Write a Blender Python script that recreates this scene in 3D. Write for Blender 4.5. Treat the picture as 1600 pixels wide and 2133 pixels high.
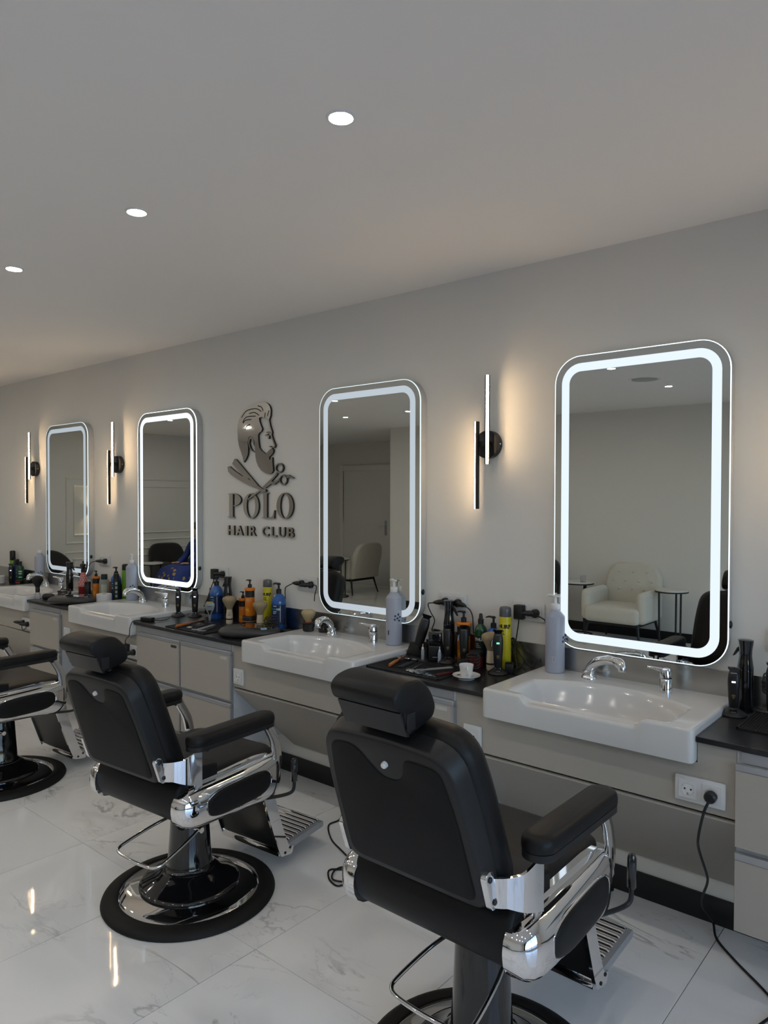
import bpy, bmesh, math, random
from mathutils import Vector, Matrix

random.seed(7)
S = bpy.context.scene
for o in list(bpy.data.objects):
    bpy.data.objects.remove(o)
C = S.collection
PI = math.pi

# ------------------------------------------------------------------ camera
cam_d = bpy.data.cameras.new('camera')
cam_d.sensor_fit = 'HORIZONTAL'
cam_d.sensor_width = 36.0
cam_d.lens = 36.0 * 1517.75 / 1600.0
cam_d.clip_start = 0.05
cam = bpy.data.objects.new('camera', cam_d)
C.objects.link(cam)
yaw, pit, rol = 0.7019, -0.0193, 0.0018
fw = Vector((-math.sin(yaw) * math.cos(pit), math.cos(yaw) * math.cos(pit), math.sin(pit)))
rt = fw.cross(Vector((0, 0, 1))).normalized()
upv = rt.cross(fw)
r2 = rt * math.cos(rol) + upv * math.sin(rol)
u2 = -rt * math.sin(rol) + upv * math.cos(rol)
cam.matrix_world = Matrix(((r2.x, u2.x, -fw.x, 0.0), (r2.y, u2.y, -fw.y, -2.8174),
                           (r2.z, u2.z, -fw.z, 1.5631), (0, 0, 0, 1)))
S.camera = cam

# ------------------------------------------------------------------ sky and exposure
world = bpy.data.worlds.new('world')
S.world = world
world.use_nodes = True
wn = world.node_tree
wn.nodes.clear()
w_out = wn.nodes.new('ShaderNodeOutputWorld')
w_bg = wn.nodes.new('ShaderNodeBackground')
w_sky = wn.nodes.new('ShaderNodeTexSky')
w_sky.sky_type = 'NISHITA'
w_sky.sun_disc = False
w_sky.sun_elevation = math.radians(38)
w_sky.sun_rotation = math.radians(200)
w_sky.ozone_density = 3.0
w_bg.inputs['Strength'].default_value = 0.80
wn.links.new(w_sky.outputs[0], w_bg.inputs[0])
wn.links.new(w_bg.outputs[0], w_out.inputs[0])

S.view_settings.view_transform = 'Standard'
S.view_settings.look = 'None'
S.view_settings.gamma = 1.0
S.view_settings.use_curve_mapping = False
S.view_settings.exposure = 0.2

# the shop window at the right end lets the daylight in (a portal only guides sampling)
RX0, RX1 = -10.30, 2.2537
YF = -5.40
HC = 2.572
po_d = bpy.data.lights.new('window_portal', 'AREA')
po_d.shape = 'RECTANGLE'
po_d.size = 4.3
po_d.size_y = 2.3
po_d.cycles.is_portal = True
po = bpy.data.objects.new('window_portal', po_d)
po['kind'] = 'helper'
C.objects.link(po)
po.location = (RX1 + 0.16, -2.75, 1.25)
po.rotation_euler = (0, math.radians(90), 0)

DOWNLIGHT = 175.0      # radiance of the downlight lenses
SCONCE = 60.0
# ------------------------------------------------------------------ materials
MATS = {}


def mat(name, col, rough=0.5, metal=0.0, spec=0.5, coat=0.0, var=0.06, vscale=30.0, bump=0.0, bscale=200.0,
        emit=None, estr=0.0, trans=0.0, ior=1.45, aniso=None, sheen=0.0):
    if name in MATS:
        return MATS[name]
    m = bpy.data.materials.new(name)
    m.use_nodes = True
    nt = m.node_tree
    b = nt.nodes['Principled BSDF']
    b.inputs['Roughness'].default_value = rough
    b.inputs['Metallic'].default_value = metal
    b.inputs['Specular IOR Level'].default_value = spec
    b.inputs['Coat Weight'].default_value = coat
    b.inputs['Coat Roughness'].default_value = 0.05
    b.inputs['IOR'].default_value = ior
    b.inputs['Transmission Weight'].default_value = trans
    b.inputs['Sheen Weight'].default_value = sheen
    tc = nt.nodes.new('ShaderNodeTexCoord')
    no = nt.nodes.new('ShaderNodeTexNoise')
    no.inputs['Scale'].default_value = vscale
    no.inputs['Detail'].default_value = 4.0
    if aniso:
        mp = nt.nodes.new('ShaderNodeMapping')
        mp.inputs['Scale'].default_value = aniso
        nt.links.new(tc.outputs['Object'], mp.inputs[0])
        nt.links.new(mp.outputs[0], no.inputs['Vector'])
    else:
        nt.links.new(tc.outputs['Object'], no.inputs['Vector'])
    mx = nt.nodes.new('ShaderNodeMix')
    mx.data_type = 'RGBA'
    c1 = [max(0, c * (1 - var)) for c in col]
    c2 = [min(1, c * (1 + var)) for c in col]
    mx.inputs[6].default_value = (*c1, 1)
    mx.inputs[7].default_value = (*c2, 1)
    nt.links.new(no.outputs[0], mx.inputs[0])
    nt.links.new(mx.outputs[2], b.inputs['Base Color'])
    if bump > 0:
        n2 = nt.nodes.new('ShaderNodeTexNoise')
        n2.inputs['Scale'].default_value = bscale
        n2.inputs['Detail'].default_value = 3.0
        nt.links.new(tc.outputs['Object'], n2.inputs['Vector'])
        bp = nt.nodes.new('ShaderNodeBump')
        bp.inputs['Strength'].default_value = bump
        bp.inputs['Distance'].default_value = 0.002
        nt.links.new(n2.outputs[0], bp.inputs['Height'])
        nt.links.new(bp.outputs[0], b.inputs['Normal'])
    if emit:
        b.inputs['Emission Color'].default_value = (*emit, 1)
        b.inputs['Emission Strength'].default_value = estr
    MATS[name] = m
    return m


def emit_mat(name, col, strength):
    if name in MATS:
        return MATS[name]
    m = bpy.data.materials.new(name)
    m.use_nodes = True
    nt = m.node_tree
    nt.nodes.clear()
    o = nt.nodes.new('ShaderNodeOutputMaterial')
    e = nt.nodes.new('ShaderNodeEmission')
    e.inputs[0].default_value = (*col, 1)
    e.inputs[1].default_value = strength
    nt.links.new(e.outputs[0], o.inputs[0])
    MATS[name] = m
    return m


def pane_mat(name, tint=(0.96, 0.98, 0.98)):
    """thin window glass: clear, with a Fresnel reflection"""
    if name in MATS:
        return MATS[name]
    m = bpy.data.materials.new(name)
    m.use_nodes = True
    nt = m.node_tree
    nt.nodes.clear()
    o = nt.nodes.new('ShaderNodeOutputMaterial')
    t = nt.nodes.new('ShaderNodeBsdfTransparent')
    t.inputs[0].default_value = (*tint, 1)
    g = nt.nodes.new('ShaderNodeBsdfGlossy')
    g.inputs['Roughness'].default_value = 0.01
    f = nt.nodes.new('ShaderNodeFresnel')
    f.inputs[0].default_value = 1.5
    mx = nt.nodes.new('ShaderNodeMixShader')
    nt.links.new(f.outputs[0], mx.inputs[0])
    nt.links.new(t.outputs[0], mx.inputs[1])
    nt.links.new(g.outputs[0], mx.inputs[2])
    nt.links.new(mx.outputs[0], o.inputs[0])
    MATS[name] = m
    return m


def marble_mat():
    m = bpy.data.materials.new('marble_tile')
    m.use_nodes = True
    nt = m.node_tree
    N, Lk = nt.nodes, nt.links
    b = N['Principled BSDF']
    geo = N.new('ShaderNodeNewGeometry')
    oi = N.new('ShaderNodeObjectInfo')
    mul = N.new('ShaderNodeVectorMath')
    mul.operation = 'MULTIPLY_ADD'
    cmb = N.new('ShaderNodeCombineXYZ')
    Lk.new(oi.outputs['Random'], cmb.inputs[0])
    Lk.new(oi.outputs['Random'], cmb.inputs[1])
    mul.inputs[1].default_value = (37.0, 53.0, 0.0)
    Lk.new(cmb.outputs[0], mul.inputs[0])
    Lk.new(geo.outputs['Position'], mul.inputs[2])
    mp = N.new('ShaderNodeMapping')
    mp.inputs['Rotation'].default_value = (0, 0, 0.6)
    mp.inputs['Scale'].default_value = (1.0, 2.1, 1.0)
    Lk.new(mul.outputs[0], mp.inputs[0])

    def vein(scale, width, dist, detail):
        n = N.new('ShaderNodeTexNoise')
        n.inputs['Scale'].default_value = scale
        n.inputs['Detail'].default_value = detail
        n.inputs['Roughness'].default_value = 0.58
        n.inputs['Distortion'].default_value = dist
        Lk.new(mp.outputs[0], n.inputs['Vector'])
        s = N.new('ShaderNodeMath')
        s.operation = 'SUBTRACT'
        s.inputs[1].default_value = 0.5
        Lk.new(n.outputs[0], s.inputs[0])
        a = N.new('ShaderNodeMath')
        a.operation = 'ABSOLUTE'
        Lk.new(s.outputs[0], a.inputs[0])
        r = N.new('ShaderNodeMapRange')
        r.inputs['From Min'].default_value = 0.0
        r.inputs['From Max'].default_value = width
        r.inputs['To Min'].default_value = 1.0
        r.inputs['To Max'].default_value = 0.0
        Lk.new(a.outputs[0], r.inputs[0])
        return r
    v1 = vein(0.9, 0.016, 0.9, 7.0)
    v2 = vein(2.3, 0.010, 0.6, 6.0)
    v3 = vein(0.7, 0.10, 0.7, 4.0)
    mask = N.new('ShaderNodeTexNoise')
    mask.inputs['Scale'].default_value = 1.6
    mask.inputs['Detail'].default_value = 2.0
    Lk.new(mul.outputs[0], mask.inputs['Vector'])
    mr = N.new('ShaderNodeMapRange')
    mr.inputs['From Min'].default_value = 0.47
    mr.inputs['From Max'].default_value = 0.62
    Lk.new(mask.outputs[0], mr.inputs[0])

    def m2(a, op, c):
        q = N.new('ShaderNodeMath')
        q.operation = op
        Lk.new(a, q.inputs[0])
        if isinstance(c, float):
            q.inputs[1].default_value = c
        else:
            Lk.new(c, q.inputs[1])
        return q.outputs[0]
    f1 = m2(m2(v1.outputs[0], 'MULTIPLY', mr.outputs[0]), 'MULTIPLY', 0.62)
    f2 = m2(m2(v2.outputs[0], 'MULTIPLY', mr.outputs[0]), 'MULTIPLY', 0.35)
    f3 = m2(m2(v3.outputs[0], 'MULTIPLY', mr.outputs[0]), 'MULTIPLY', 0.16)
    f = m2(m2(f1, 'MAXIMUM', f2), 'MAXIMUM', f3)
    mx = N.new('ShaderNodeMix')
    mx.data_type = 'RGBA'
    mx.inputs[6].default_value = (0.90, 0.895, 0.885, 1)
    mx.inputs[7].default_value = (0.20, 0.19, 0.185, 1)
    Lk.new(f, mx.inputs[0])
    Lk.new(mx.outputs[2], b.inputs['Base Color'])
    b.inputs['Roughness'].default_value = 0.045
    b.inputs['Specular IOR Level'].default_value = 0.5
    # faint waviness of the polished glaze
    wv = N.new('ShaderNodeTexNoise')
    wv.inputs['Scale'].default_value = 7.0
    wv.inputs['Detail'].default_value = 1.0
    Lk.new(geo.outputs['Position'], wv.inputs['Vector'])
    bp = N.new('ShaderNodeBump')
    bp.inputs['Strength'].default_value = 0.10
    bp.inputs['Distance'].default_value = 0.004
    Lk.new(wv.outputs[0], bp.inputs['Height'])
    Lk.new(bp.outputs[0], b.inputs['Normal'])
    return m


def counter_mat():
    """black stone laminate with sparse thin white veins and scuffs"""
    m = bpy.data.materials.new('black_stone')
    m.use_nodes = True
    nt = m.node_tree
    N, Lk = nt.nodes, nt.links
    b = N['Principled BSDF']
    geo = N.new('ShaderNodeNewGeometry')
    mp = N.new('ShaderNodeMapping')
    mp.inputs['Rotation'].default_value = (0, 0, 0.5)
    mp.inputs['Scale'].default_value = (3.2, 9.0, 3.0)
    Lk.new(geo.outputs['Position'], mp.inputs[0])
    n = N.new('ShaderNodeTexNoise')
    n.inputs['Scale'].default_value = 2.2
    n.inputs['Detail'].default_value = 8.0
    n.inputs['Distortion'].default_value = 0.8
    Lk.new(mp.outputs[0], n.inputs['Vector'])
    s = N.new('ShaderNodeMath'); s.operation = 'SUBTRACT'; s.inputs[1].default_value = 0.5
    a = N.new('ShaderNodeMath'); a.operation = 'ABSOLUTE'
    r = N.new('ShaderNodeMapRange')
    r.inputs['From Max'].default_value = 0.012
    r.inputs['To Min'].default_value = 1.0
    r.inputs['To Max'].default_value = 0.0
    Lk.new(n.outputs[0], s.inputs[0]); Lk.new(s.outputs[0], a.inputs[0]); Lk.new(a.outputs[0], r.inputs[0])
    k = N.new('ShaderNodeTexNoise'); k.inputs['Scale'].default_value = 9.0
    Lk.new(geo.outputs['Position'], k.inputs['Vector'])
    kr = N.new('ShaderNodeMapRange')
    kr.inputs['From Min'].default_value = 0.52; kr.inputs['From Max'].default_value = 0.66
    kr.inputs['To Max'].default_value = 0.5
    Lk.new(k.outputs[0], kr.inputs[0])
    mu = N.new('ShaderNodeMath'); mu.operation = 'MULTIPLY'
    Lk.new(r.outputs[0], mu.inputs[0]); Lk.new(kr.outputs[0], mu.inputs[1])
    mx = N.new('ShaderNodeMix'); mx.data_type = 'RGBA'
    mx.inputs[6].default_value = (0.012, 0.012, 0.014, 1)
    mx.inputs[7].default_value = (0.45, 0.45, 0.45, 1)
    Lk.new(mu.outputs[0], mx.inputs[0])
    Lk.new(mx.outputs[2], b.inputs['Base Color'])
    b.inputs['Roughness'].default_value = 0.30
    return m


M_WALL = mat('wall_paint', (0.72, 0.70, 0.665), 0.75, var=0.015, vscale=3, bump=0.10, bscale=90)
M_CEIL = mat('ceiling_paint', (0.86, 0.84, 0.82), 0.85, var=0.01, vscale=2, bump=0.05, bscale=60)
M_GROUT = mat('grout', (0.10, 0.095, 0.09), 0.9)
M_MARBLE = marble_mat()
M_COUNTER = counter_mat()
M_BASE = mat('black_skirting', (0.008, 0.008, 0.009), 0.35)
M_BEIGE = mat('beige_laminate', (0.40, 0.37, 0.325), 0.38, var=0.02, vscale=8)
M_ALU = mat('grey_aluminium', (0.42, 0.43, 0.45), 0.38, metal=0.6, var=0.03, aniso=(2, 60, 60))
M_GREYSIDE = mat('light_grey_board', (0.50, 0.51, 0.53), 0.5, var=0.02)
M_CERAMIC = mat('white_ceramic', (0.62, 0.62, 0.615), 0.14, spec=0.5, coat=0.15, var=0.005)
M_CHROME = mat('chrome', (0.82, 0.82, 0.83), 0.05, metal=1.0, var=0.01)
M_STEEL = mat('brushed_steel', (0.50, 0.49, 0.475), 0.24, metal=1.0, var=0.07, vscale=1, aniso=(45, 1, 1.2))
M_LEATHER = mat('black_leather', (0.0065, 0.0065, 0.0075), 0.46, spec=0.30, var=0.15, bump=0.12, bscale=420)
M_LEATHER2 = mat('black_seat_leather', (0.010, 0.009, 0.009), 0.48, spec=0.36, var=0.12, bump=0.12, bscale=420)
M_PLASTIC = mat('matt_black_plastic', (0.013, 0.013, 0.0145), 0.40, spec=0.4, var=0.1, bump=0.15, bscale=700)
M_PANEL = mat('black_back_panel', (0.005, 0.005, 0.0058), 0.6, spec=0.25, var=0.1, bump=0.1, bscale=900)
M_GLOSSBLACK = mat('gloss_black', (0.006, 0.006, 0.007), 0.07, spec=0.6, coat=0.5)
M_RUBBER = mat('black_rubber', (0.009, 0.0085, 0.0085), 0.55, spec=0.3, var=0.25, vscale=8)
M_DARK = mat('dark_void', (0.004, 0.004, 0.004), 0.8)
M_BLACK = mat('black_matte', (0.010, 0.010, 0.011), 0.38)
M_CABLE = mat('black_cable', (0.010, 0.010, 0.011), 0.45)
M_WHITEPL = mat('white_plastic', (0.70, 0.70, 0.70), 0.28, var=0.01)
M_SOCKET = mat('white_socket', (0.62, 0.62, 0.62), 0.32, var=0.01)
M_GREYPL = mat('grey_plastic', (0.30, 0.31, 0.33), 0.35)
M_MIRROR = mat('mirror_silver', (0.66, 0.68, 0.655), 0.0, metal=1.0, var=0.0)
M_CASE = mat('mirror_case', (0.50, 0.51, 0.52), 0.4, metal=0.2)
M_GOLD = mat('gold_print', (0.55, 0.40, 0.14), 0.35, metal=0.8)
M_LED = emit_mat('clipper_display', (0.72, 0.70, 1.0), 1.6)
M_GREENLED = emit_mat('green_display', (0.18, 0.95, 0.45), 1.4)
M_PRINTW = mat('white_print', (0.62, 0.63, 0.64), 0.5)
M_PRINTK = mat('black_print', (0.012, 0.012, 0.012), 0.5)

# ------------------------------------------------------------------ geometry helpers


class MB:
    def __init__(self):
        self.v, self.f = [], []

    def add(self, vs, fs):
        n = len(self.v)
        self.v += [tuple(q) for q in vs]
        self.f += [tuple(i + n for i in q) for q in fs]
        return self

    def xf(self, m):
        self.v = [tuple(m @ Vector(q)) for q in self.v]
        return self

    def box(self, x0, x1, y0, y1, z0, z1, r=0.0, seg=2, m=None):
        x0, x1, y0, y1, z0, z1 = min(x0, x1), max(x0, x1), min(y0, y1), max(y0, y1), min(z0, z1), max(z0, z1)
        if r <= 0:
            vs = [(x0, y0, z0), (x1, y0, z0), (x1, y1, z0), (x0, y1, z0),
                  (x0, y0, z1), (x1, y0, z1), (x1, y1, z1), (x0, y1, z1)]
            fs = [(0, 3, 2, 1), (4, 5, 6, 7), (0, 1, 5, 4), (1, 2, 6, 5), (2, 3, 7, 6), (3, 0, 4, 7)]
        else:
            bm = bmesh.new()
            bmesh.ops.create_cube(bm, size=1.0)
            for q in bm.verts:
                q.co = Vector(((x0 + x1) / 2 + q.co.x * (x1 - x0), (y0 + y1) / 2 + q.co.y * (y1 - y0),
                               (z0 + z1) / 2 + q.co.z * (z1 - z0)))
            r = min(r, 0.49 * min(abs(x1 - x0), abs(y1 - y0), abs(z1 - z0)))
            bmesh.ops.bevel(bm, geom=bm.edges[:], offset=r, segments=seg, affect='EDGES', profile=0.5)
            bm.verts.index_update()
            vs = [q.co.copy() for q in bm.verts]
            fs = [[q.index for q in f.verts] for f in bm.faces]
            bm.free()
        if m:
            vs = [m @ Vector(q) for q in vs]
        return self.add(vs, fs)

    def lathe(self, prof, n=32, c=(0, 0, 0), cap=True, m=None, ang=2 * PI):
        vs, fs = [], []
        k = len(prof)
        full = abs(ang - 2 * PI) < 1e-6
        nn = n if full else n + 1
        for i in range(nn):
            a = ang * i / n
            for r, z in prof:
                vs.append((c[0] + r * math.cos(a), c[1] + r * math.sin(a), c[2] + z))
        for i in range(n):
            j = (i + 1) % nn
            for t in range(k - 1):
                fs.append((i * k + t, j * k + t, j * k + t + 1, i * k + t + 1))
        if cap and full:
            if prof[0][0] > 1e-6:
                fs.append(tuple(i * k for i in range(n - 1, -1, -1)))
            if prof[-1][0] > 1e-6:
                fs.append(tuple(i * k + k - 1 for i in range(n)))
        if m:
            vs = [m @ Vector(q) for q in vs]
        return self.add(vs, fs)

    def tube(self, pts, r, n=8, radii=None, closed=False, cap=True):
        pts = [Vector(q) for q in pts]
        K = len(pts)
        vs, fs = [], []
        prev = None
        for i in range(K):
            if closed:
                t = pts[(i + 1) % K] - pts[i - 1]
            else:
                t = pts[min(i + 1, K - 1)] - pts[max(i - 1, 0)]
            if t.length < 1e-9:
                t = Vector((0, 0, 1))
            t.normalize()
            if prev is None:
                a = Vector((0, 0, 1)) if abs(t.z) < 0.9 else Vector((1, 0, 0))
                nrm = t.cross(a).normalized()
            else:
                nrm = (prev - t * prev.dot(t))
                if nrm.length < 1e-6:
                    nrm = t.orthogonal()
                nrm.normalize()
            prev = nrm
            bn = t.cross(nrm)
            rr = radii[i] if radii else r
            for j in range(n):
                a = 2 * PI * j / n
                vs.append(pts[i] + nrm * (math.cos(a) * rr) + bn * (math.sin(a) * rr))
        for i in range(K if closed else K - 1):
            for j in range(n):
                i2 = (i + 1) % K
                fs.append((i * n + j, i * n + (j + 1) % n, i2 * n + (j + 1) % n, i2 * n + j))
        if cap and not closed:
            fs.append(tuple(range(n - 1, -1, -1)))
            fs.append(tuple((K - 1) * n + j for j in range(n)))
        return self.add(vs, fs)

    def cyl(self, p0, p1, r0, r1=None, n=20):
        return self.tube([p0, p1], r0, n, radii=[r0, r0 if r1 is None else r1])

    def prism(self, poly, d0, d1, plane='xz', bevel=0.0, m=None):
        """extrude a closed polygon; plane names the two polygon axes, d0..d1 runs along the third"""
        n = len(poly)
        ar = sum(poly[i][0] * poly[(i + 1) % n][1] - poly[(i + 1) % n][0] * poly[i][1] for i in range(n))
        if ar < 0:
            poly = poly[::-1]

        def P(a, b, d):
            return {'xz': (a, d, b), 'yz': (d, a, b), 'xy': (a, b, d)}[plane]
        bm = bmesh.new()
        lo = [bm.verts.new(P(a, b, d0)) for a, b in poly]
        hi = [bm.verts.new(P(a, b, d1)) for a, b in poly]
        try:
            bm.faces.new(lo[::-1])
            bm.faces.new(hi)
        except ValueError:
            pass
        for i in range(n):
            j = (i + 1) % n
            bm.faces.new((lo[i], lo[j], hi[j], hi[i]))
        bmesh.ops.recalc_face_normals(bm, faces=bm.faces[:])
        if bevel > 0:
            es = [e for e in bm.edges if len(e.link_faces) == 2 and
                  any(len(f.verts) == n for f in e.link_faces)] if n > 4 else bm.edges[:]
            bmesh.ops.bevel(bm, geom=es, offset=bevel, segments=2, affect='EDGES', profile=0.5)
        big = [f for f in bm.faces if len(f.verts) > 4]
        if big:
            bmesh.ops.triangulate(bm, faces=big)
        bm.verts.index_update()
        vs = [q.co.copy() for q in bm.verts]
        fs = [[q.index for q in f.verts] for f in bm.faces]
        bm.free()
        if m:
            vs = [m @ Vector(q) for q in vs]
        return self.add(vs, fs)

    def loft(self, rings, cap=True, closed=True):
        """rings of equal length; skin them in order"""
        n = len(rings[0])
        vs = [p for r in rings for p in r]
        fs = []
        for i in range(len(rings) - 1):
            for j in range(n if closed else n - 1):
                k = (j + 1) % n
                fs.append((i * n + j, i * n + k, (i + 1) * n + k, (i + 1) * n + j))
        if cap:
            fs.append(tuple(range(n - 1, -1, -1)))
            fs.append(tuple((len(rings) - 1) * n + j for j in range(n)))
        return self.add(vs, fs)

    def ball(self, c, r, nu=16, nv=10, m=None):
        if not isinstance(r, (tuple, list)):
            r = (r, r, r)
        vs, fs = [], []
        for i in range(nv + 1):
            t = PI * i / nv
            for j in range(nu):
                a = 2 * PI * j / nu
                vs.append((c[0] + r[0] * math.sin(t) * math.cos(a), c[1] + r[1] * math.sin(t) * math.sin(a),
                           c[2] - r[2] * math.cos(t)))
        for i in range(nv):
            for j in range(nu):
                k = (j + 1) % nu
                fs.append((i * nu + j, i * nu + k, (i + 1) * nu + k, (i + 1) * nu + j))
        if m:
            vs = [m @ Vector(q) for q in vs]
        return self.add(vs, fs)

    def mesh(self, name, ang=38):
        me = bpy.data.meshes.new(name)
        me.from_pydata(self.v, [], self.f)
        bm = bmesh.new()
        bm.from_mesh(me)
        bmesh.ops.remove_doubles(bm, verts=bm.verts[:], dist=1e-6)
        bmesh.ops.recalc_face_normals(bm, faces=bm.faces[:])
        bm.to_mesh(me)
        bm.free()
        me.shade_smooth()
        me.set_sharp_from_angle(angle=math.radians(ang))
        return me

    def build(self, name, material, parent=None, loc=None, rot=None, ang=38, **props):
        me = self.mesh(name, ang)
        me.materials.append(material)
        return link(name, me, parent, loc, rot, **props)


def link(name, me, parent=None, loc=None, rot=None, **props):
    o = bpy.data.objects.new(name, me)
    C.objects.link(o)
    if parent:
        o.parent = parent
    if loc:
        o.location = loc
    if rot:
        o.rotation_euler = rot
    for k, q in props.items():
        o[k] = q
    return o


def thing(name, label, cat, loc=(0, 0, 0), rz=0.0, group=None, rot=None):
    o = bpy.data.objects.new(name, None)
    o.empty_display_size = 0.05
    C.objects.link(o)
    o.location = loc
    o.rotation_euler = rot if rot else (0, 0, rz)
    o['label'] = label
    o['category'] = cat
    if group:
        o['group'] = group
    return o


def copy_tree(o, label, loc=None, rz=None, parent=None, rot=None):
    c = o.copy()
    C.objects.link(c)
    c.parent = parent
    if parent is None:
        c['label'] = label
        if loc:
            c.location = loc
        if rz is not None:
            c.rotation_euler = (0, 0, rz)
        if rot is not None:
            c.rotation_euler = rot
    for ch in list(o.children):
        copy_tree(ch, None, parent=c)
    return c


def catmull(pts, n=8, closed=False):
    pts = [Vector(q) for q in pts]
    out = []
    K = len(pts)
    for i in range(K if closed else K - 1):
        if closed:
            p0, p1, p2, p3 = pts[i - 1], pts[i], pts[(i + 1) % K], pts[(i + 2) % K]
        else:
            p0, p1, p2, p3 = pts[max(i - 1, 0)], pts[i], pts[i + 1], pts[min(i + 2, K - 1)]
        for j in range(n):
            t = j / n
            out.append(0.5 * ((2 * p1) + (-p0 + p2) * t + (2 * p0 - 5 * p1 + 4 * p2 - p3) * t * t +
                              (-p0 + 3 * p1 - 3 * p2 + p3) * t ** 3))
    if not closed:
        out.append(pts[-1])
    return out


def rrect(w, h, r, n=8):
    """rounded rectangle outline centred on the origin, counter-clockwise"""
    out = []
    for cx, cy, a0 in ((w / 2 - r, h / 2 - r, 0), (-w / 2 + r, h / 2 - r, 90), (-w / 2 + r, -h / 2 + r, 180), (w / 2 - r, -h / 2 + r, 270)):
        for i in range(n + 1):
            a = math.radians(a0 + 90 * i / n)
            out.append((cx + r * math.cos(a), cy + r * math.sin(a)))
    return out


def round_poly(pts, rad, n=6):
    """round every corner of a convex-ish polygon"""
    out = []
    K = len(pts)
    for i in range(K):
        p = Vector(pts[i]); a = Vector(pts[i - 1]); b = Vector(pts[(i + 1) % K])
        r = rad[i] if isinstance(rad, (list, tuple)) else rad
        da, db = (a - p).normalized(), (b - p).normalized()
        r1 = min(r, 0.48 * (a - p).length, 0.48 * (b - p).length)
        s, e = p + da * r1, p + db * r1
        for j in range(n + 1):
            t = j / n
            out.append(tuple(s * (1 - t) ** 2 + p * 2 * t * (1 - t) + e * t * t))
    return out


def superell(a, b, n=20, e=2.6):
    out = []
    for i in range(n):
        t = 2 * PI * i / n
        c, s = math.cos(t), math.sin(t)
        out.append((a * math.copysign(abs(c) ** (2 / e), c), b * math.copysign(abs(s) ** (2 / e), s)))
    return out


_DG = None


def text_mesh(body, size, bold=0.0, extrude=0.0, align='CENTER'):
    cu = bpy.data.curves.new('txt', 'FONT')
    cu.body = body
    cu.size = size
    cu.align_x = align
    cu.align_y = 'CENTER'
    cu.offset = bold
    cu.extrude = extrude
    cu.resolution_u = 3
    o = bpy.data.objects.new('txt', cu)
    C.objects.link(o)
    bpy.context.view_layer.update()
    dg = bpy.context.evaluated_depsgraph_get()
    me = bpy.data.meshes.new_from_object(o.evaluated_get(dg))
    bpy.data.objects.remove(o)
    bpy.data.curves.remove(cu)
    return me


def print_on_cyl(parent, name, body, size, radius, z, ang, material, bold=0.0, cx=0.0, cy=0.0, vertical=False):
    """flat lettering wrapped around a bottle of the given radius; ang = direction it faces (0 = -y, + turns to +x)"""
    me = text_mesh(body, size, bold)
    for q in me.vertices:
        x, y = q.co.x, q.co.y
        if vertical:
            x, y = -y, x
        a = ang + x / radius
        q.co = (cx + (radius + 0.0005) * math.sin(a), cy - (radius + 0.0005) * math.cos(a), z + y)
    me.materials.append(material)
    return link(name, me, parent)


def print_bars(parent, radius, ang, zs, ws, material, h=0.0022):
    """rows of small print that is too fine to read, left-aligned"""
    for z, w in zip(zs, ws):
        patch_on_cyl(radius, z, z + h, ang, ang + w, 4, off=0.0006).build('print_line', material, parent)


def patch_on_cyl(radius, z0, z1, a0, a1, n=10, off=0.0004, cx=0.0, cy=0.0):
    mb = MB()
    vs, fs = [], []
    for i in range(n + 1):
        a = a0 + (a1 - a0) * i / n
        for z in (z0, z1):
            vs.append((cx + (radius + off) * math.sin(a), cy - (radius + off) * math.cos(a), z))
    for i in range(n):
        fs.append((2 * i, 2 * i + 2, 2 * i + 3, 2 * i + 1))
    return mb.add(vs, fs)

# ------------------------------------------------------------------ room shell
YR = -7.2              # back of the door recess
XR = -6.7463           # corner where the recess begins
T = 0.15
floor = MB().box(RX0 - T, RX1 + T, YR - T, T, -0.12, -0.003).build('floor', M_GROUT, kind='structure',
                                                                  label='polished white marble tile floor')
X0 = -3.7463
tile_mb = MB().box(0.001, 0.599, 0.001, 1.199, -0.010, 0.0, r=0.0007, seg=1)
tile_me = tile_mb.mesh('tile'); tile_me.materials.append(M_MARBLE)
half_mb = MB().box(0.001, 0.599, 0.001, 0.599, -0.010, 0.0, r=0.0007, seg=1)
half_me = half_mb.mesh('tile_cut'); half_me.materials.append(M_MARBLE)
for k in range(-11, 10):
    tx = X0 + 0.6 * k
    for r in range(6):
        ty = -1.2 * (r + 1)
        if tx > XR - 0.01 and r > 4:
            continue
        if tx > XR - 0.01 and r == 4:
            link('tile', half_me, floor, (tx, YF, 0))
        else:
            link('tile', tile_me, floor, (tx, ty, 0))

MB().box(RX0 - T, RX1 + T, YR - T, T, HC, HC + 0.12).build('ceiling', M_CEIL, kind='structure', label='smooth white painted ceiling')
MB().box(RX0 - T, RX1 + T, 0.0, T, 0, HC).build('wall_back', M_WALL, kind='structure', label='white wall carrying the lit mirrors')
wl = MB().box(RX0 - T, RX0, YR - T, 0, 0, HC).build('wall_left', M_WALL, kind='structure', label='white panelled end wall seen in the far mirrors')
MB().box(XR, RX1 + T, YF - T, YF, 0, HC).build('wall_front', M_WALL, kind='structure', label='white wall behind the waiting chairs')
MB().box(XR, XR + T, YR - T, YF - T, 0, HC).build('wall_recess', M_WALL, kind='structure')
MB().box(RX0, XR, YR - T, YR, 0, HC).build('wall_far', M_WALL, kind='structure')
wr = MB()
wr.box(RX1, RX1 + T, YF, -4.9, 0, HC)
wr.box(RX1, RX1 + T, -0.6, 0, 0, HC)
wr.box(RX1, RX1 + T, -4.9, -0.6, 2.40, HC)
wr.box(RX1, RX1 + T, -4.9, -0.6, 0, 0.10)
wr.build('wall_right', M_WALL, kind='structure')
M_FRAME = mat('black_window_frame', (0.015, 0.015, 0.016), 0.4)
M_PANE = pane_mat('window_glass')
wf = MB()
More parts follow.
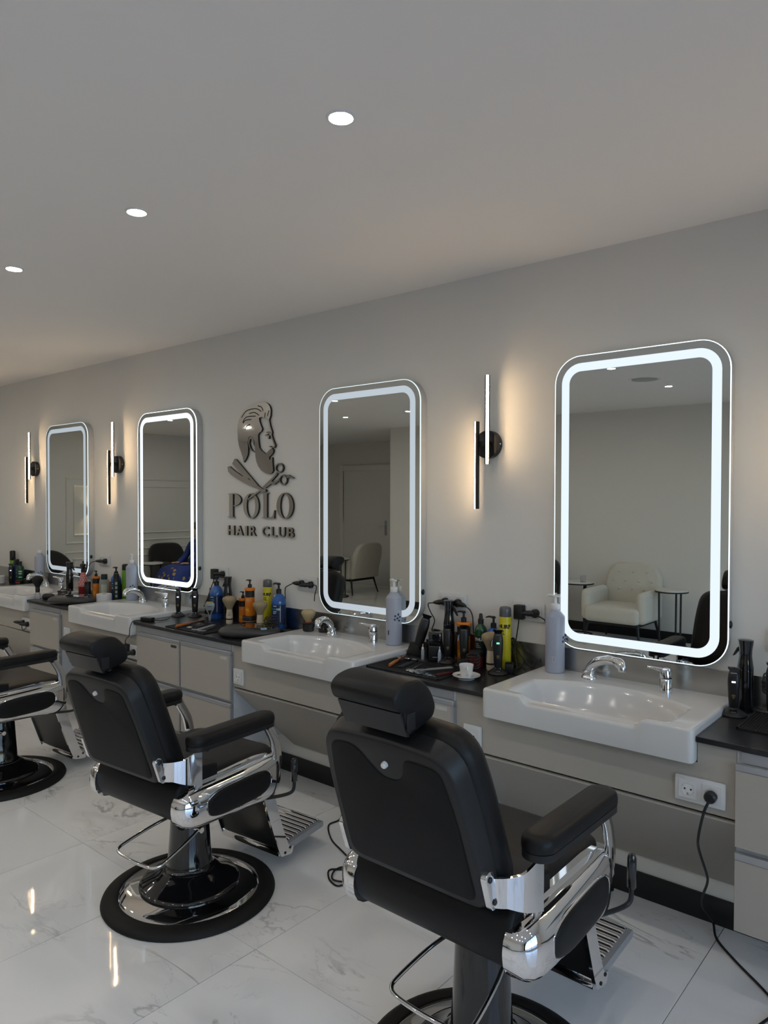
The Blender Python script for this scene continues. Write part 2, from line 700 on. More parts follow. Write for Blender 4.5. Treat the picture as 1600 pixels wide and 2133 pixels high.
for a, b in ((-4.9, -4.84), (-3.50, -3.44), (-2.07, -2.01), (-0.66, -0.6)):
    wf.box(RX1 + 0.04, RX1 + 0.10, a, b, 0.10, 2.40)
wf.box(RX1 + 0.04, RX1 + 0.10, -4.9, -0.6, 2.34, 2.40)
wf.box(RX1 + 0.04, RX1 + 0.10, -4.9, -0.6, 0.10, 0.16)
win = wf.build('window_1', M_FRAME, kind='structure', label='black framed shop window')
for a, b in ((-4.84, -3.50), (-3.44, -2.07), (-2.01, -0.66)):
    MB().box(RX1 + 0.066, RX1 + 0.072, a, b, 0.16, 2.34).build('pane', M_PANE, win)
M_PAVE = mat('pavement', (0.30, 0.29, 0.28), 0.8, var=0.15, vscale=2)
MB().box(RX1 + T, RX1 + 26, -20, 14, -0.2, -0.02).build('street_ground', M_PAVE, kind='structure')
# skirting boards
MB().box(RX0, RX1, -0.012, 0.0, 0, 0.098, r=0.002).build('baseboard_back', M_BASE, kind='structure', label='black skirting under the wash stations')
MB().box(XR + 0.012, RX1, YF, YF + 0.012, 0, 0.10).build('baseboard_front', M_BASE, kind='structure')
MB().box(XR - 0.012, XR, YR, YF + 0.012, 0, 0.10).build('baseboard_recess', M_BASE, kind='structure')
MB().box(RX0, RX0 + 0.012, YR, -0.012, 0, 0.10).build('baseboard_left', M_BASE, kind='structure')
MB().box(RX0, XR, YR, YR + 0.012, 0, 0.10).build('baseboard_far', M_BASE, kind='structure')

# white moulding frames on the end wall
M_TRIM = mat('white_moulding', (0.76, 0.75, 0.72), 0.6, var=0.01)


def panel_frame(y0, y1, z0, z1, w=0.03, d=0.02):
    mb = MB()
    prof = [(0, 0), (d * 0.5, 0.15), (d, 0.35), (d * 0.8, 0.6), (d * 0.45, 0.8), (0.0, 1.0)]
    rings = []
    for dx, t in prof:
        o = w * t
        rings.append([(RX0 + dx, y0 + o, z0 + o), (RX0 + dx, y1 - o, z0 + o), (RX0 + dx, y1 - o, z1 - o), (RX0 + dx, y0 + o, z1 - o)])
    mb.loft(rings, cap=False)
    return mb.build('panel_frame', M_TRIM, wl, ang=50)


for a, b in ((-3.12, -2.34), (-5.05, -3.35), (-2.1, -0.35)):
    panel_frame(a, b, 0.885, 1.86)
    panel_frame(a + 0.115, b - 0.115, 0.998, 1.748)
    panel_frame(a, b, 0.17, 0.775)
    panel_frame(a + 0.105, b - 0.105, 0.27, 0.672)

# door in the recess
dr = MB().box(-9.35, -8.22, YR + 0.0, YR + 0.03, 0.0, 2.06, r=0.003).build('door_1', M_TRIM, kind='structure', label='white flush door at the back of the recess')
df = MB()
for a, b, c, d in ((-9.45, -9.35, 0, 2.16), (-8.22, -8.12, 0, 2.16), (-9.35, -8.22, 2.06, 2.16)):
    df.box(a, b, YR, YR + 0.045, c, d, r=0.004)
df.build('door_frame', M_TRIM, dr)
MB().box(-8.34, -8.29, YR + 0.03, YR + 0.038, 0.90, 1.16, r=0.003).build('handle_plate', M_ALU, dr)
MB().tube([(-8.315, YR + 0.036, 1.06), (-8.315, YR + 0.08, 1.06), (-8.44, YR + 0.08, 1.06)], 0.009, 10).build('door_handle', M_CHROME, dr)
MB().box(-8.10, -7.98, YR, YR + 0.02, 0.0, 2.06).build('dark_gap_strip', M_DARK, kind='structure', label='black strip standing in for the dark opening beside the recess door')  # no second door: flat strip, the opening's darkness is put into its colour

# ------------------------------------------------------------------ downlights
M_LENS = emit_mat('downlight_lens', (1.0, 0.955, 0.87), DOWNLIGHT)
M_TRIMRING = mat('white_trim_ring', (0.78, 0.78, 0.77), 0.35)
tr_me = MB().lathe([(0.030, -0.001), (0.033, -0.004), (0.039, -0.003), (0.040, 0.0)], 32, cap=False).mesh('trim_ring')
tr_me.materials.append(M_TRIMRING)
ln_me = MB().lathe([(0.0, -0.0022), (0.030, -0.002), (0.0305, 0.0)], 32, cap=False).mesh('lens')
ln_me.materials.append(M_LENS)
vis = {(0, 0): 'recessed round ceiling downlight, the largest and nearest of the three in view',
       (0, 1): 'recessed round ceiling downlight, the middle one of the three in view',
       (0, 2): 'recessed round ceiling downlight, the small one at the left edge'}
for row, (ry, rx) in enumerate(((-1.402, -1.349), (-2.76, -2.32), (-3.95, -2.29))):
    for k in range(-3, 9):
        x = rx - 0.995 * k
        if not RX0 + 0.4 < x < RX1 - 0.3:
            continue
        lab = vis.get((row, k), 'recessed round downlight elsewhere on the ceiling, reflected in the mirrors at most')
        d = thing('ceiling_downlight', lab, 'ceiling light', (x, ry, HC), group='round ceiling downlights')
        link('trim_ring', tr_me, d)
        link('lens', ln_me, d)
vt = thing('ceiling_vent', 'round flush ceiling vent seen only in the nearest mirror', 'vent', (-2.31, -3.42, HC))
MB().lathe([(0.0, -0.012), (0.075, -0.014), (0.10, -0.010), (0.104, 0)], 32, cap=False).build('vent_disc', mat('grey_vent', (0.42, 0.42, 0.42), 0.5), vt)
MB().lathe([(0.112, 0.0), (0.118, -0.006), (0.13, -0.004), (0.132, 0)], 32, cap=False).build('vent_ring', M_TRIMRING, vt)

# ------------------------------------------------------------------ lit mirrors
MW, MH, MZ0 = 0.680, 1.188, 0.951


def ring_mesh(mb, w0, h0, r0, w1, h1, r1, y, n=10):
    a = rrect(w0, h0, r0, n)
    b = rrect(w1, h1, r1, n)
    vs = [(p[0], y, p[1]) for p in a] + [(p[0], y, p[1]) for p in b]
    K = len(a)
    fs = [(i, (i + 1) % K, K + (i + 1) % K, K + i) for i in range(K)]
    return mb.add(vs, fs)


def lit_mirror(cx, label, strength):
    m = thing('led_mirror', label, 'mirror', (cx, 0, MZ0), group='lit mirrors above the sinks')
    m2 = Matrix.Translation((0, 0, MH / 2))
    MB().prism(rrect(MW - 0.004, MH - 0.004, 0.107, 10), -0.044, -0.001, 'xz').xf(m2).build('case', M_CASE, m)
    MB().prism(rrect(MW, MH, 0.11, 10), -0.050, -0.044, 'xz').xf(m2).build('mirror_glass', M_MIRROR, m)
    e1 = emit_mat('led_strip_%d' % round(strength * 100), (0.80, 0.905, 1.0), strength)
    ring_mesh(MB(), MW - 0.060, MH - 0.060, 0.082, MW - 0.126, MH - 0.126, 0.050, -0.0505).xf(m2).build('led_strip', e1, m)
    e2 = emit_mat('led_edge_%d' % round(strength * 100), (0.78, 0.93, 1.0), strength * 1.9)
    rim = MB()
    a = rrect(MW + 0.001, MH + 0.001, 0.1105, 10)
    b = rrect(MW - 0.005, MH - 0.005, 0.1075, 10)
    K = len(a)
    vs = [(p[0], -0.0450, p[1]) for p in a] + [(p[0], -0.0504, p[1]) for p in a] + [(p[0], -0.0506, p[1]) for p in b]
    fs = [(i, (i + 1) % K, K + (i + 1) % K, K + i) for i in range(K)] + \
         [(K + i, K + (i + 1) % K, 2 * K + (i + 1) % K, 2 * K + i) for i in range(K)]
    rim.add(vs, fs).xf(m2).build('edge_light', e2, m)
    MB().ball((MW / 2 + 0.001, -0.026, 0.16), (0.006, 0.011, 0.014), 12, 8).build('switch_knob', M_BLACK, m)
    return m


MX = [-1.0725, -2.4541, -4.2418, -5.6193]
lit_mirror(MX[0], 'tall mirror with glowing white band, the largest and nearest at the right', 0.92)
lit_mirror(MX[1], 'tall mirror with dimmer pale band, between the logo and the large sconce', 0.56)
lit_mirror(MX[2], 'tall mirror with bright white band, just left of the man-head logo', 1.2)
lit_mirror(MX[3], 'narrow looking lit mirror farthest to the left, between two sconces', 0.5)

# ------------------------------------------------------------------ sconces
M_SCLED = emit_mat('warm_led', (1.0, 0.71, 0.41), SCONCE)


def sconce(x, label):
    s = thing('wall_sconce', label, 'wall lamp', (x + 0.008, 0, 1.803), group='warm bar sconces')
    MB().lathe([(0.0, 0.034), (0.058, 0.034), (0.062, 0.031), (0.062, 0.0)], 36, cap=False,
               m=Matrix.Rotation(PI / 2, 4, 'X')).build('wall_plate', M_BLACK, s)
    MB().ball((0.062, -0.018, 0.0), 0.004, 8, 6).build('plate_screw', M_CHROME, s)
    a = MB().box(0.022, 0.027, -0.082, -0.066, -0.09, 0.30).box(0.027, 0.038, -0.074, -0.066, -0.09, 0.30).build('bar', M_BLACK, s)
    MB().box(0.0272, 0.038, -0.082, -0.0742, -0.0895, 0.2995, r=0.003).build('led_tube', M_SCLED, a)
    b = MB().box(-0.026, -0.015, -0.082, -0.066, -0.288, 0.10).box(-0.031, -0.026, -0.074, -0.066, -0.288, 0.10).build('bar', M_BLACK, s)
    MB().box(-0.031, -0.0262, -0.082, -0.0742, -0.2875, 0.0995, r=0.002).build('led_tube', M_SCLED, b)
    MB().box(-0.020, 0.026, -0.070, -0.032, -0.012, 0.012).build('bracket', M_BLACK, s)


sconce(-1.764, 'black bar sconce with warm light, the large one between the two nearest mirrors')
sconce(-4.912, 'black bar sconce with warm light, right beside the farthest mirror')
sconce(-6.245, 'black bar sconce with warm light, the leftmost one')
sconce(-0.385, 'black bar sconce just beyond the right edge, only its warm glow seen')

# up-down lamp on the end wall
wlp = thing('up_down_lamp', 'small square up-and-down lamp on the panelled wall, seen in the farthest mirror', 'wall lamp', (RX0, -2.73, 1.368))
lp = MB()
for a, b, c, d in ((0.0, 0.010, -0.05, 0.05), (0.09, 0.10, -0.05, 0.05), (0.01, 0.09, -0.05, -0.04), (0.01, 0.09, 0.04, 0.05)):
    lp.box(a, b, c, d, -0.05, 0.05)
lp.build('lamp_body', mat('dark_grey_lamp', (0.10, 0.10, 0.10), 0.5), wlp)
MB().box(0.012, 0.088, -0.038, 0.038, -0.004, 0.004).build('light_source', emit_mat('warm_lamp', (1.0, 0.78, 0.42), 55.0), wlp)

# ------------------------------------------------------------------ logo
M_LOGO = mat('mirror_acrylic', (0.90, 0.86, 0.81), 0.03, metal=1.0, var=0.01)
lg = thing('wall_logo', 'mirrored barber logo of a bearded man with razor and scissors above lettering', 'sign', (-3.33, 0, 1.70))


def logo_part(name, polys, d0=-0.016, d1=-0.004, label=None):
    mb = MB()
    for p in polys:
        mb.prism(p, d0, d1, 'xz')
    o = mb.build(name, M_LOGO, lg, ang=20)
    o.data.materials.append(M_PRINTK)
    for p in o.data.polygons:
        p.material_index = 0 if p.normal.y < -0.8 else 1
    if label:
        o['label'] = label
    return o


def strip(pts, w):
    """a closed strip of width w along an open polyline"""
    pts = [Vector((a, b)) for a, b in pts]
    L_, R_ = [], []
    for i in range(len(pts)):
        t = (pts[min(i + 1, len(pts) - 1)] - pts[max(i - 1, 0)]).normalized()
        n = Vector((-t.y, t.x))
        ww = w * (0.25 if i in (0, len(pts) - 1) else 1.0)
        L_.append(tuple(pts[i] + n * ww / 2)); R_.append(tuple(pts[i] - n * ww / 2))
    return L_ + R_[::-1]


def ring_quads(c, rx, rz, w0, w1, n=40, d0=-0.016, d1=-0.004):
    """elliptical ring, thickness w0 at the sides and w1 at top and bottom"""
    mb = MB()
    vs, fs = [], []
    for i in range(n):
        a = 2 * PI * i / n
        ca, sa = math.cos(a), math.sin(a)
        ox, oz = c[0] + rx * ca, c[1] + rz * sa
        ix, iz = c[0] + (rx - w0) * ca, c[1] + (rz - w1) * sa
        vs += [(ox, d0, oz), (ix, d0, iz), (ix, d1, iz), (ox, d1, oz)]
    for i in range(n):
        j = (i + 1) % n
        for t in range(4):
            u = (t + 1) % 4
            fs.append((4 * i + t, 4 * j + t, 4 * j + u, 4 * i + u))
    return mb.add(vs, fs)


def logo_ring(name, mb):
    o = mb.build(name, M_LOGO, lg, ang=20)
    o.data.materials.append(M_PRINTK)
    for p in o.data.polygons:
        p.material_index = 0 if p.normal.y < -0.8 else 1
    return o


LOGO = {'hair': [(-0.1429,0.0751),(-0.1539,0.1062),(-0.1724,0.1448),(-0.1895,0.1787),(-0.1984,0.2172),(-0.202,0.265),(-0.1981,0.3028),(-0.189,0.3308),(-0.1695,0.3602),(-0.1383,0.3862),(-0.0979,0.4033),(-0.0508,0.4135),(-0.0079,0.4193),(0.0274,0.4219),(0.0554,0.4182),(0.0776,0.4077),(0.0934,0.3914),(0.1009,0.3703),(0.0981,0.3387),(0.0864,0.3145),(0.0705,0.3224),(0.0482,0.3308),(0.0202,0.3369),(-0.0024,0.3321),(0.0004,0.3134),(0.0116,0.2896),(0.0257,0.2666),(0.0186,0.2532),(-0.0026,0.2434),(-0.0112,0.2309),(-0.0084,0.1937),(0.0,0.1563),(0.0198,0.138),(0.0583,0.1181),(0.0701,0.1268),(0.0895,0.1411),(0.1115,0.1493),(0.1252,0.1382),(0.1211,0.123),(0.1032,0.1086),(0.086,0.0988),(0.088,0.0864),(0.0949,0.0816),(0.1066,0.0935),(0.1142,0.0969),(0.1155,0.065),(0.1195,0.0376),(0.1209,0.0194),(0.1099,0.006),(0.0858,0.001),(0.0546,0.0062),(0.0195,0.0217),(-0.0088,0.0479),(-0.0265,0.0762),(-0.0357,0.1067),(-0.0371,0.13),(-0.0399,0.1627),(-0.0456,0.2002),(-0.0599,0.2195),(-0.0816,0.2291),(-0.0984,0.2215),(-0.1058,0.1937),(-0.1022,0.156),(-0.1067,0.1186),(-0.1244,0.0934)],'ear': [(-0.1021,0.1936),(-0.0962,0.2167),(-0.0816,0.2263),(-0.0642,0.2207),(-0.0513,0.2051),(-0.0478,0.1817),(-0.0421,0.1674),(-0.055,0.1773),(-0.0621,0.201),(-0.0766,0.2157),(-0.0875,0.2069),(-0.0905,0.1836),(-0.0803,0.1598),(-0.0587,0.1402),(-0.04,0.1394),(-0.0479,0.1314),(-0.0695,0.1397),(-0.0912,0.1626)],'profile': [(0.0864,0.3145),(0.0966,0.2797),(0.1137,0.2423),(0.1089,0.228),(0.1253,0.194),(0.1429,0.1629),(0.1347,0.1524),(0.1115,0.1493),(0.1115,0.1538),(0.1273,0.1577),(0.1327,0.1642),(0.1157,0.1931),(0.0993,0.2272),(0.1035,0.242),(0.087,0.278),(0.0774,0.3151)],'brow': [(0.048,0.2254),(0.062,0.2338),(0.0759,0.2344),(0.0731,0.2286),(0.062,0.2269)],'eye': [(0.0772,0.2238),(0.0897,0.2254),(0.0869,0.2142),(0.0841,0.2043),(0.0758,0.2056),(0.08,0.2145)],'nostril': [(0.0861,0.164),(0.1033,0.1619),(0.0999,0.1566),(0.0909,0.157)],'brow2': [(0.055,0.2433),(0.0759,0.2481),(0.1,0.2454),(0.1,0.2422),(0.0759,0.2444)],'razorA': [(-0.2504,0.0701),(-0.229,0.0992),(-0.2154,0.0963),(-0.009,-0.0657),(-0.0304,-0.0711),(-0.0483,-0.0523),(-0.0954,-0.0203),(-0.1137,-0.0247),(-0.1321,-0.0173)],'razorB': [(-0.2997,0.0522),(-0.2788,0.055),(-0.2292,0.025),(-0.1691,-0.0025),(-0.11,-0.0205),(-0.0519,-0.0467),(-0.0161,-0.0657),(-0.009,-0.0787),(-0.0376,-0.0785),(-0.1175,-0.0553),(-0.1992,-0.0258),(-0.2675,0.0042),(-0.2944,0.024)],'razorE': [(-0.0197,-0.061),(0.0193,-0.0799),(0.0369,-0.0869),(0.0544,-0.087),(0.0627,-0.093),(0.0578,-0.1022),(0.0333,-0.1049),(0.0087,-0.0974),(-0.0091,-0.0843)],'scisA': [(0.0263,-0.0753),(0.0753,-0.0436),(0.1304,-0.0103),(0.1454,0.0075),(0.161,0.0004),(0.1304,-0.0239),(0.1064,-0.0418),(0.1303,-0.0466),(0.1643,-0.029),(0.1764,-0.0224),(0.1791,-0.0337),(0.1541,-0.0492),(0.1303,-0.0603),(0.1029,-0.0568),(0.0509,-0.081)],'scisB': [(-0.0091,-0.0973),(0.0108,-0.0992),(-0.0377,-0.1214),(-0.0994,-0.1496),(-0.1045,-0.1449),(-0.0521,-0.1167)],'scisT': [(0.2179,-0.0052),(0.2541,-0.0068),(0.2978,-0.0266),(0.29,-0.0287),(0.264,-0.0216),(0.241,-0.0257)],'lines': [[(-0.1313,0.268),(-0.1165,0.2883),(-0.08,0.3001)],[(-0.1496,0.3092),(-0.1237,0.3264),(-0.069,0.3273)],[(-0.1533,0.3142),(-0.1163,0.3447),(-0.0259,0.3439)],[(-0.1643,0.3433),(-0.1236,0.3781),(-0.0653,0.3886),(-0.0151,0.3847),(0.0203,0.3664)],[(-0.0943,0.3628),(-0.0437,0.3665),(0.0004,0.3457)],[(-0.015,0.4046),(0.0203,0.3926),(0.0357,0.3684)],[(0.0553,0.3601),(0.0482,0.3308)],[(0.0865,0.3714),(0.0726,0.336)]],'r1': ((0.1745,0.034),0.0348,0.028),'r2': ((0.2078,-0.0342),0.0332,0.0305),'L': {'P': [(-0.2993,-0.2578),(-0.171,-0.1117)],'O': [(-0.1491,-0.2612),(-0.0056,-0.1098)],'L': [(0.0189,-0.2565),(0.1336,-0.1089)],'O2': [(0.1504,-0.2576),(0.2912,-0.1085)],'H': [(-0.2982,-0.3659),(-0.2365,-0.3071)],'A': [(-0.2192,-0.3656),(-0.1537,-0.3064)],'I': [(-0.1331,-0.3636),(-0.1138,-0.3067)],'R': [(-0.089,-0.364),(-0.0339,-0.306)],'C': [(0.0222,-0.3629),(0.0804,-0.3048)],'Lb': [(0.1058,-0.3627),(0.149,-0.3053)],'U': [(0.1672,-0.3627),(0.2221,-0.3046)],'B': [(0.2439,-0.3631),(0.295,-0.3058)]}}
logo_part('hair_and_beard', [LOGO['hair']])
logo_part('ear', [LOGO['ear']])
logo_part('face_line', [LOGO['profile']])
logo_part('eyebrow', [LOGO['brow']]); logo_part('eye', [LOGO['eye']]); logo_part('nostril', [LOGO['nostril']]); logo_part('brow_line', [LOGO['brow2']])
for q in LOGO['lines']:
    sm = [(p.x, p.y) for p in catmull([(a, b, 0) for a, b in q], 5)]
    MB().prism(strip(sm, 0.0055), -0.0168, -0.0158, 'xz').build('hair_slot_dark', M_PRINTK, lg)  # black strips laid on top, coloured like the darkness of cut slots
logo_part('razor_handle', [LOGO['razorA']], -0.018, -0.006)
logo_part('razor_blade', [LOGO['razorB']])
logo_part('razor_tang', [LOGO['razorE']], -0.019, -0.006)
logo_part('scissor_arm', [LOGO['scisA']])
logo_part('scissor_tip', [LOGO['scisB']], -0.019, -0.007)
logo_part('scissor_tail', [LOGO['scisT']])
for k in ('r1', 'r2'):
    c, a, b = LOGO[k]
    logo_ring('scissor_ring', ring_quads(c, a, b, 0.0075, 0.008, 32))
LL = LOGO['L']
(xa, za), (xb, zb) = LL['P']
w, h = xb - xa, zb - za


def U(x, z):
    return (xa + x * w, za + z * h)


bowl_o = [U(0.42 + 0.58 * math.sin(PI * i / 16), 0.74 + 0.26 * math.cos(PI * i / 16)) for i in range(17)]
bowl_i = [U(0.44 + 0.22 * math.sin(PI * i / 16), 0.74 + 0.235 * math.cos(PI * i / 16)) for i in range(16, -1, -1)]
logo_part('letter_p', [[U(0.12, 0.03), U(0.0, 0.02), U(0, 0), U(0.50, 0), U(0.50, 0.02), U(0.40, 0.03), U(0.40, 0.97), U(0.44, 1.0), U(0, 1), U(0, 0.98), U(0.12, 0.97)], bowl_o + bowl_i])
for k in ('O', 'O2'):
    (xa, za), (xb, zb) = LL[k]
    logo_ring('letter_o', ring_quads(((xa + xb) / 2, (za + zb) / 2), (xb - xa) / 2, (zb - za) / 2, 0.032, 0.006, 44))
(xa, za), (xb, zb) = LL['L']
w, h = xb - xa, zb - za
logo_part('letter_l', [[U(0.0, 0.0), U(0.97, 0.0), U(1.0, 0.32), U(0.96, 0.32), U(0.85, 0.10), U(0.70, 0.03), U(0.42, 0.03), U(0.42, 0.97), U(0.55, 0.98), U(0.55, 1.0), U(0.0, 1.0), U(0.0, 0.98), U(0.14, 0.97), U(0.14, 0.03), U(0.0, 0.02)]])
for k, ch in (('H', 'H'), ('A', 'A'), ('I', 'I'), ('R', 'R'), ('C', 'C'), ('Lb', 'L'), ('U', 'U'), ('B', 'B')):
    (xa, za), (xb, zb) = LL[k]
    me = text_mesh(ch, 1.0, 0.0, 0.05)
    xs = [q.co.x for q in me.vertices]; ys = [q.co.y for q in me.vertices]
    gx, gy = (xb - xa) / (max(xs) - min(xs)), (zb - za) / (max(ys) - min(ys))
    me = text_mesh(ch, 1.0, 0.008 if ch != 'I' else 0.0, 0.05)
    mx_, mn_ = max(q.co.x for q in me.vertices), min(q.co.x for q in me.vertices)
    my_, ny_ = max(q.co.y for q in me.vertices), min(q.co.y for q in me.vertices)
    for q in me.vertices:
        q.co = (xa + (q.co.x - mn_) / (mx_ - mn_) * (xb - xa), -0.010 - q.co.z * 0.12, za + (q.co.y - ny_) / (my_ - ny_) * (zb - za))
    me.materials.append(M_LOGO); me.materials.append(M_PRINTK)
    me.update()
    for p in me.polygons:
        p.material_index = 0 if abs(p.normal.y) > 0.8 else 1
    link('letter_' + ch.lower(), me, lg)

# ------------------------------------------------------------------ wash stations
ZS, ZSB, ZC = 0.845, 0.735, 0.82       # sink rim, sink apron bottom, counter top
SW, SD = 0.772, 0.472


def sstep(t):
    t = max(0.0, min(1.0, t))
    return t * t * (3 - 2 * t)


def sink_mesh():
    nx, ny = 84, 60
    r = 0.010
    xs = [0, 0.002, 0.005, 0.010] + [0.010 + (SW - 0.02) * i / nx for i in range(1, nx)] + [SW - 0.010, SW - 0.005, SW - 0.002, SW]
    ys = [0, 0.002, 0.005, 0.010] + [0.010 + (SD - 0.012) * i / ny for i in range(1, ny)] + [SD - 0.002, SD]
    rc = 0.016

    def top(x, y):                       # y measured from the front edge
        yb = SD - 0.122 - 0.105 * ((x - 0.386) / 0.30) ** 2
        yb += 0.0
        d = min(x - 0.086, 0.692 - x, y - 0.030, yb - y)
        dep = 0.103 * sstep(d / 0.072) if d > 0 else 0.0
        # round the corners of the bowl a little
        z = ZS
        n = sstep((x - 0.155) / 0.035) * sstep((0.617 - x) / 0.035)
        z -= 0.0285 * n * sstep((0.085 - y) / 0.05)
        z = min(z, ZS - dep)
        e = min(x, SW - x, y)
        if e < r:
            z -= r - math.sqrt(max(0.0, r * r - (r - e) ** 2))
        return z
    vs, fs = [], []
    NX, NY = len(xs), len(ys)
    for y in ys:
        for x in xs:
            px, py = x, y
            for cx in (rc, SW - rc):
                if (px < rc if cx == rc else px > SW - rc) and py < rc:
                    dx, dy = px - cx, py - rc
                    l = math.hypot(dx, dy)
                    m = max(abs(dx), abs(dy))
                    if l > 1e-9:
                        px, py = cx + dx / l * m, rc + dy / l * m
            vs.append((px - SW / 2, py - SD, top(x, y)))
    for j in range(NY - 1):
        for i in range(NX - 1):
            a = j * NX + i
            fs.append((a, a + 1, a + NX + 1, a + NX))
    # skirt
    loop = [i for i in range(NX)] + [j * NX + NX - 1 for j in range(1, NY)] + [(NY - 1) * NX + i for i in range(NX - 2, -1, -1)] + [j * NX for j in range(NY - 2, 0, -1)]
    base = len(vs)
    K = len(loop)
    for zz, s in ((ZSB + 0.006, 1.0), (ZSB + 0.0015, 0.996), (ZSB, 0.985)):
        for i in loop:
            q = vs[i]
            vs.append((q[0] * s, -SD / 2 + (q[1] + SD / 2) * (s if q[1] < -SD / 2 else 1.0), zz))
    for i in range(K):
        j = (i + 1) % K
        fs.append((loop[j], loop[i], base + i, base + j))
        fs.append((base + j, base + i, base + K + i, base + K + j))
        fs.append((base + K + j, base + K + i, base + 2 * K + i, base + 2 * K + j))
    fs.append(tuple(base + 2 * K + i for i in range(K)))
    me = MB().add(vs, fs).mesh('sink', 45)
    me.materials.append(M_CERAMIC)
    return me


SINK_ME = sink_mesh()
M_FAUCET = M_CHROME


def sink_station(xl, n):
    d = ('nearest at the right', 'below the mirror right of the logo', 'below the mirror left of the logo', 'farthest away at the left edge')[n]
    cx = xl + SW / 2
    s = link('wash_basin', SINK_ME, None, (cx, -0.010, 0), label='white ceramic wash basin with a dipped front rim, ' + d,
             category='sink', group='white wash basins')
    MB().lathe([(0, 0.7452), (0.020, 0.7454), (0.024, 0.7435), (0.024, 0.74)], 24, cap=False, c=(0, -0.26, 0)).build('drain', M_CHROME, s)
    # spout
    f = thing('swan_spout', 'chrome curved pull-out spout on the wash basin ' + d, 'faucet', (xl + 0.245, -0.075, ZS), rz=(0.08 if n == 0 else math.radians(-37)), group='chrome spouts')
    MB().lathe([(0.0, 0.0), (0.030, 0.0), (0.030, 0.006), (0.024, 0.014), (0.020, 0.018), (0.024, 0.022), (0.024, 0.030), (0.017, 0.034), (0, 0.036)], 24, cap=False).build('base', M_CHROME, f)
    pth = catmull([(0, 0, 0.030), (0.014, -0.007, 0.052), (0.048, -0.028, 0.078), (0.098, -0.057, 0.095), (0.142, -0.083, 0.096)], 6)
    MB().tube(pth, 0.014, 14, radii=[0.0155 + 0.003 * math.sin(PI * i / (len(pth) - 1)) for i in range(len(pth))]).build('arm', M_CHROME, f)
    MB().tube(catmull([(0.132, -0.077, 0.097), (0.150, -0.088, 0.093), (0.160, -0.094, 0.080), (0.162, -0.095, 0.066)], 4), 0.017, 14,
              radii=[0.017, 0.018, 0.019, 0.020, 0.020, 0.019, 0.018, 0.017, 0.016, 0.016, 0.015, 0.015, 0.013]).build('spray_head', M_CHROME, f)
    # lever mixer
    m = thing('lever_mixer', 'chrome single-lever mixer on the wash basin ' + d, 'faucet', (xl + 0.556, -0.098, ZS), group='chrome mixers')
    MB().lathe([(0.0, 0.0), (0.0225, 0.0), (0.0225, 0.052), (0.021, 0.054)], 28, cap=False).build('body', M_CHROME, m)
    MB().lathe([(0.0205, 0.053), (0.0205, 0.057)], 28, cap=False).build('collar', M_BLACK, m)
    hd = MB().lathe([(0.0, 0.0), (0.0225, 0.0), (0.0230, 0.020), (0.020, 0.030), (0.010, 0.034), (0.0, 0.035)], 28, cap=False)
    hd.xf(Matrix.Translation((0, 0, 0.057)) @ Matrix.Rotation(math.radians(-8), 4, 'Y'))
    hd.build('cap', M_CHROME, m)
    MB().tube([(-0.005, -0.006, 0.082), (-0.035, -0.026, 0.092), (-0.056, -0.040, 0.096)], 0.006, 10, radii=[0.009, 0.0055, 0.004]).build('lever', M_CHROME, m)


SX = [-1.490, -2.925, -4.737, -6.165]
for i, x in enumerate(SX):
    sink_station(x, i)

# counters between the basins
for a, b, lab in ((-0.716, 0.30, 'black stone counter at the far right beside the nearest basin'),
                  (-2.151, -1.492, 'black stone counter with the coffee cup, between the two nearest basins'),
                  (-3.963, -2.927, 'long black stone counter below the logo'),
                  (-5.391, -4.739, 'black stone counter between the two leftmost basins'),
                  (-7.2, -6.167, 'black stone counter at the left edge beyond the last basin')):
    MB().box(a, b, -0.460, -0.010, 0.802, ZC, r=0.0015, seg=1).build('countertop', M_COUNTER, label=lab, category='countertop', group='black counters')

# brushed steel upstand along the wall
MB().box(-7.2, 0.30, -0.0095, -0.001, ZC, 0.938, r=0.001, seg=1).build('steel_backsplash', M_STEEL, label='brushed steel splash strip along the wall behind the basins', category='backsplash')

# wall-hung cabinets
M_STICK = mat('grey_sticker', (0.50, 0.50, 0.49), 0.5)
M_STICKD = mat('dark_sticker', (0.05, 0.045, 0.04), 0.5)


def door_unit(parent, x0, x1, sticker=None):
    for k, (z0, z1, zb) in enumerate(((0.508, 0.742, 0.762), (0.252, 0.470, 0.492))):
        dd = MB().box(x0, x1, -0.460, -0.443, z0, z1, r=0.001, seg=1).build('door', M_BEIGE, parent)
        MB().box(x0, x1, -0.463, -0.443, z1 + 0.0005, zb, r=0.0015, seg=1).build('handle_profile', M_ALU, dd)
        MB().box(x1 - 0.011, x1 + 0.0003, -0.4606, -0.4426, z0, z1 - 0.0005).build('edge_strip', M_ALU, dd)
        if k == 0 and sticker:
            MB().box(x1 - 0.085, x1 - 0.03, -0.4606, -0.460, z1 - 0.025, z1 - 0.010).build('sticker', sticker, dd)


def cabinet(x0, x1, doors, label, stk):
    c = thing('wall_cabinet', label, 'cabinet', ((x0 + x1) / 2, -0.2, 0.25), group='wall-hung cabinets')
    o = MB().box(x0, x1, -0.440, -0.014, 0.25, 0.800).build('body', M_GREYSIDE, c)
    o2 = MB().box(x0 + 0.012, x1 - 0.012, -0.4445, -0.440, 0.764, 0.796).build('grip_rail', M_ALU, c)
    for i, (a, b) in enumerate(doors):
        door_unit(c, a, b, stk[i])
    for ch in [q for q in bpy.data.objects if q.parent == c]:
        ch.location = -Vector(c.location)
    return c


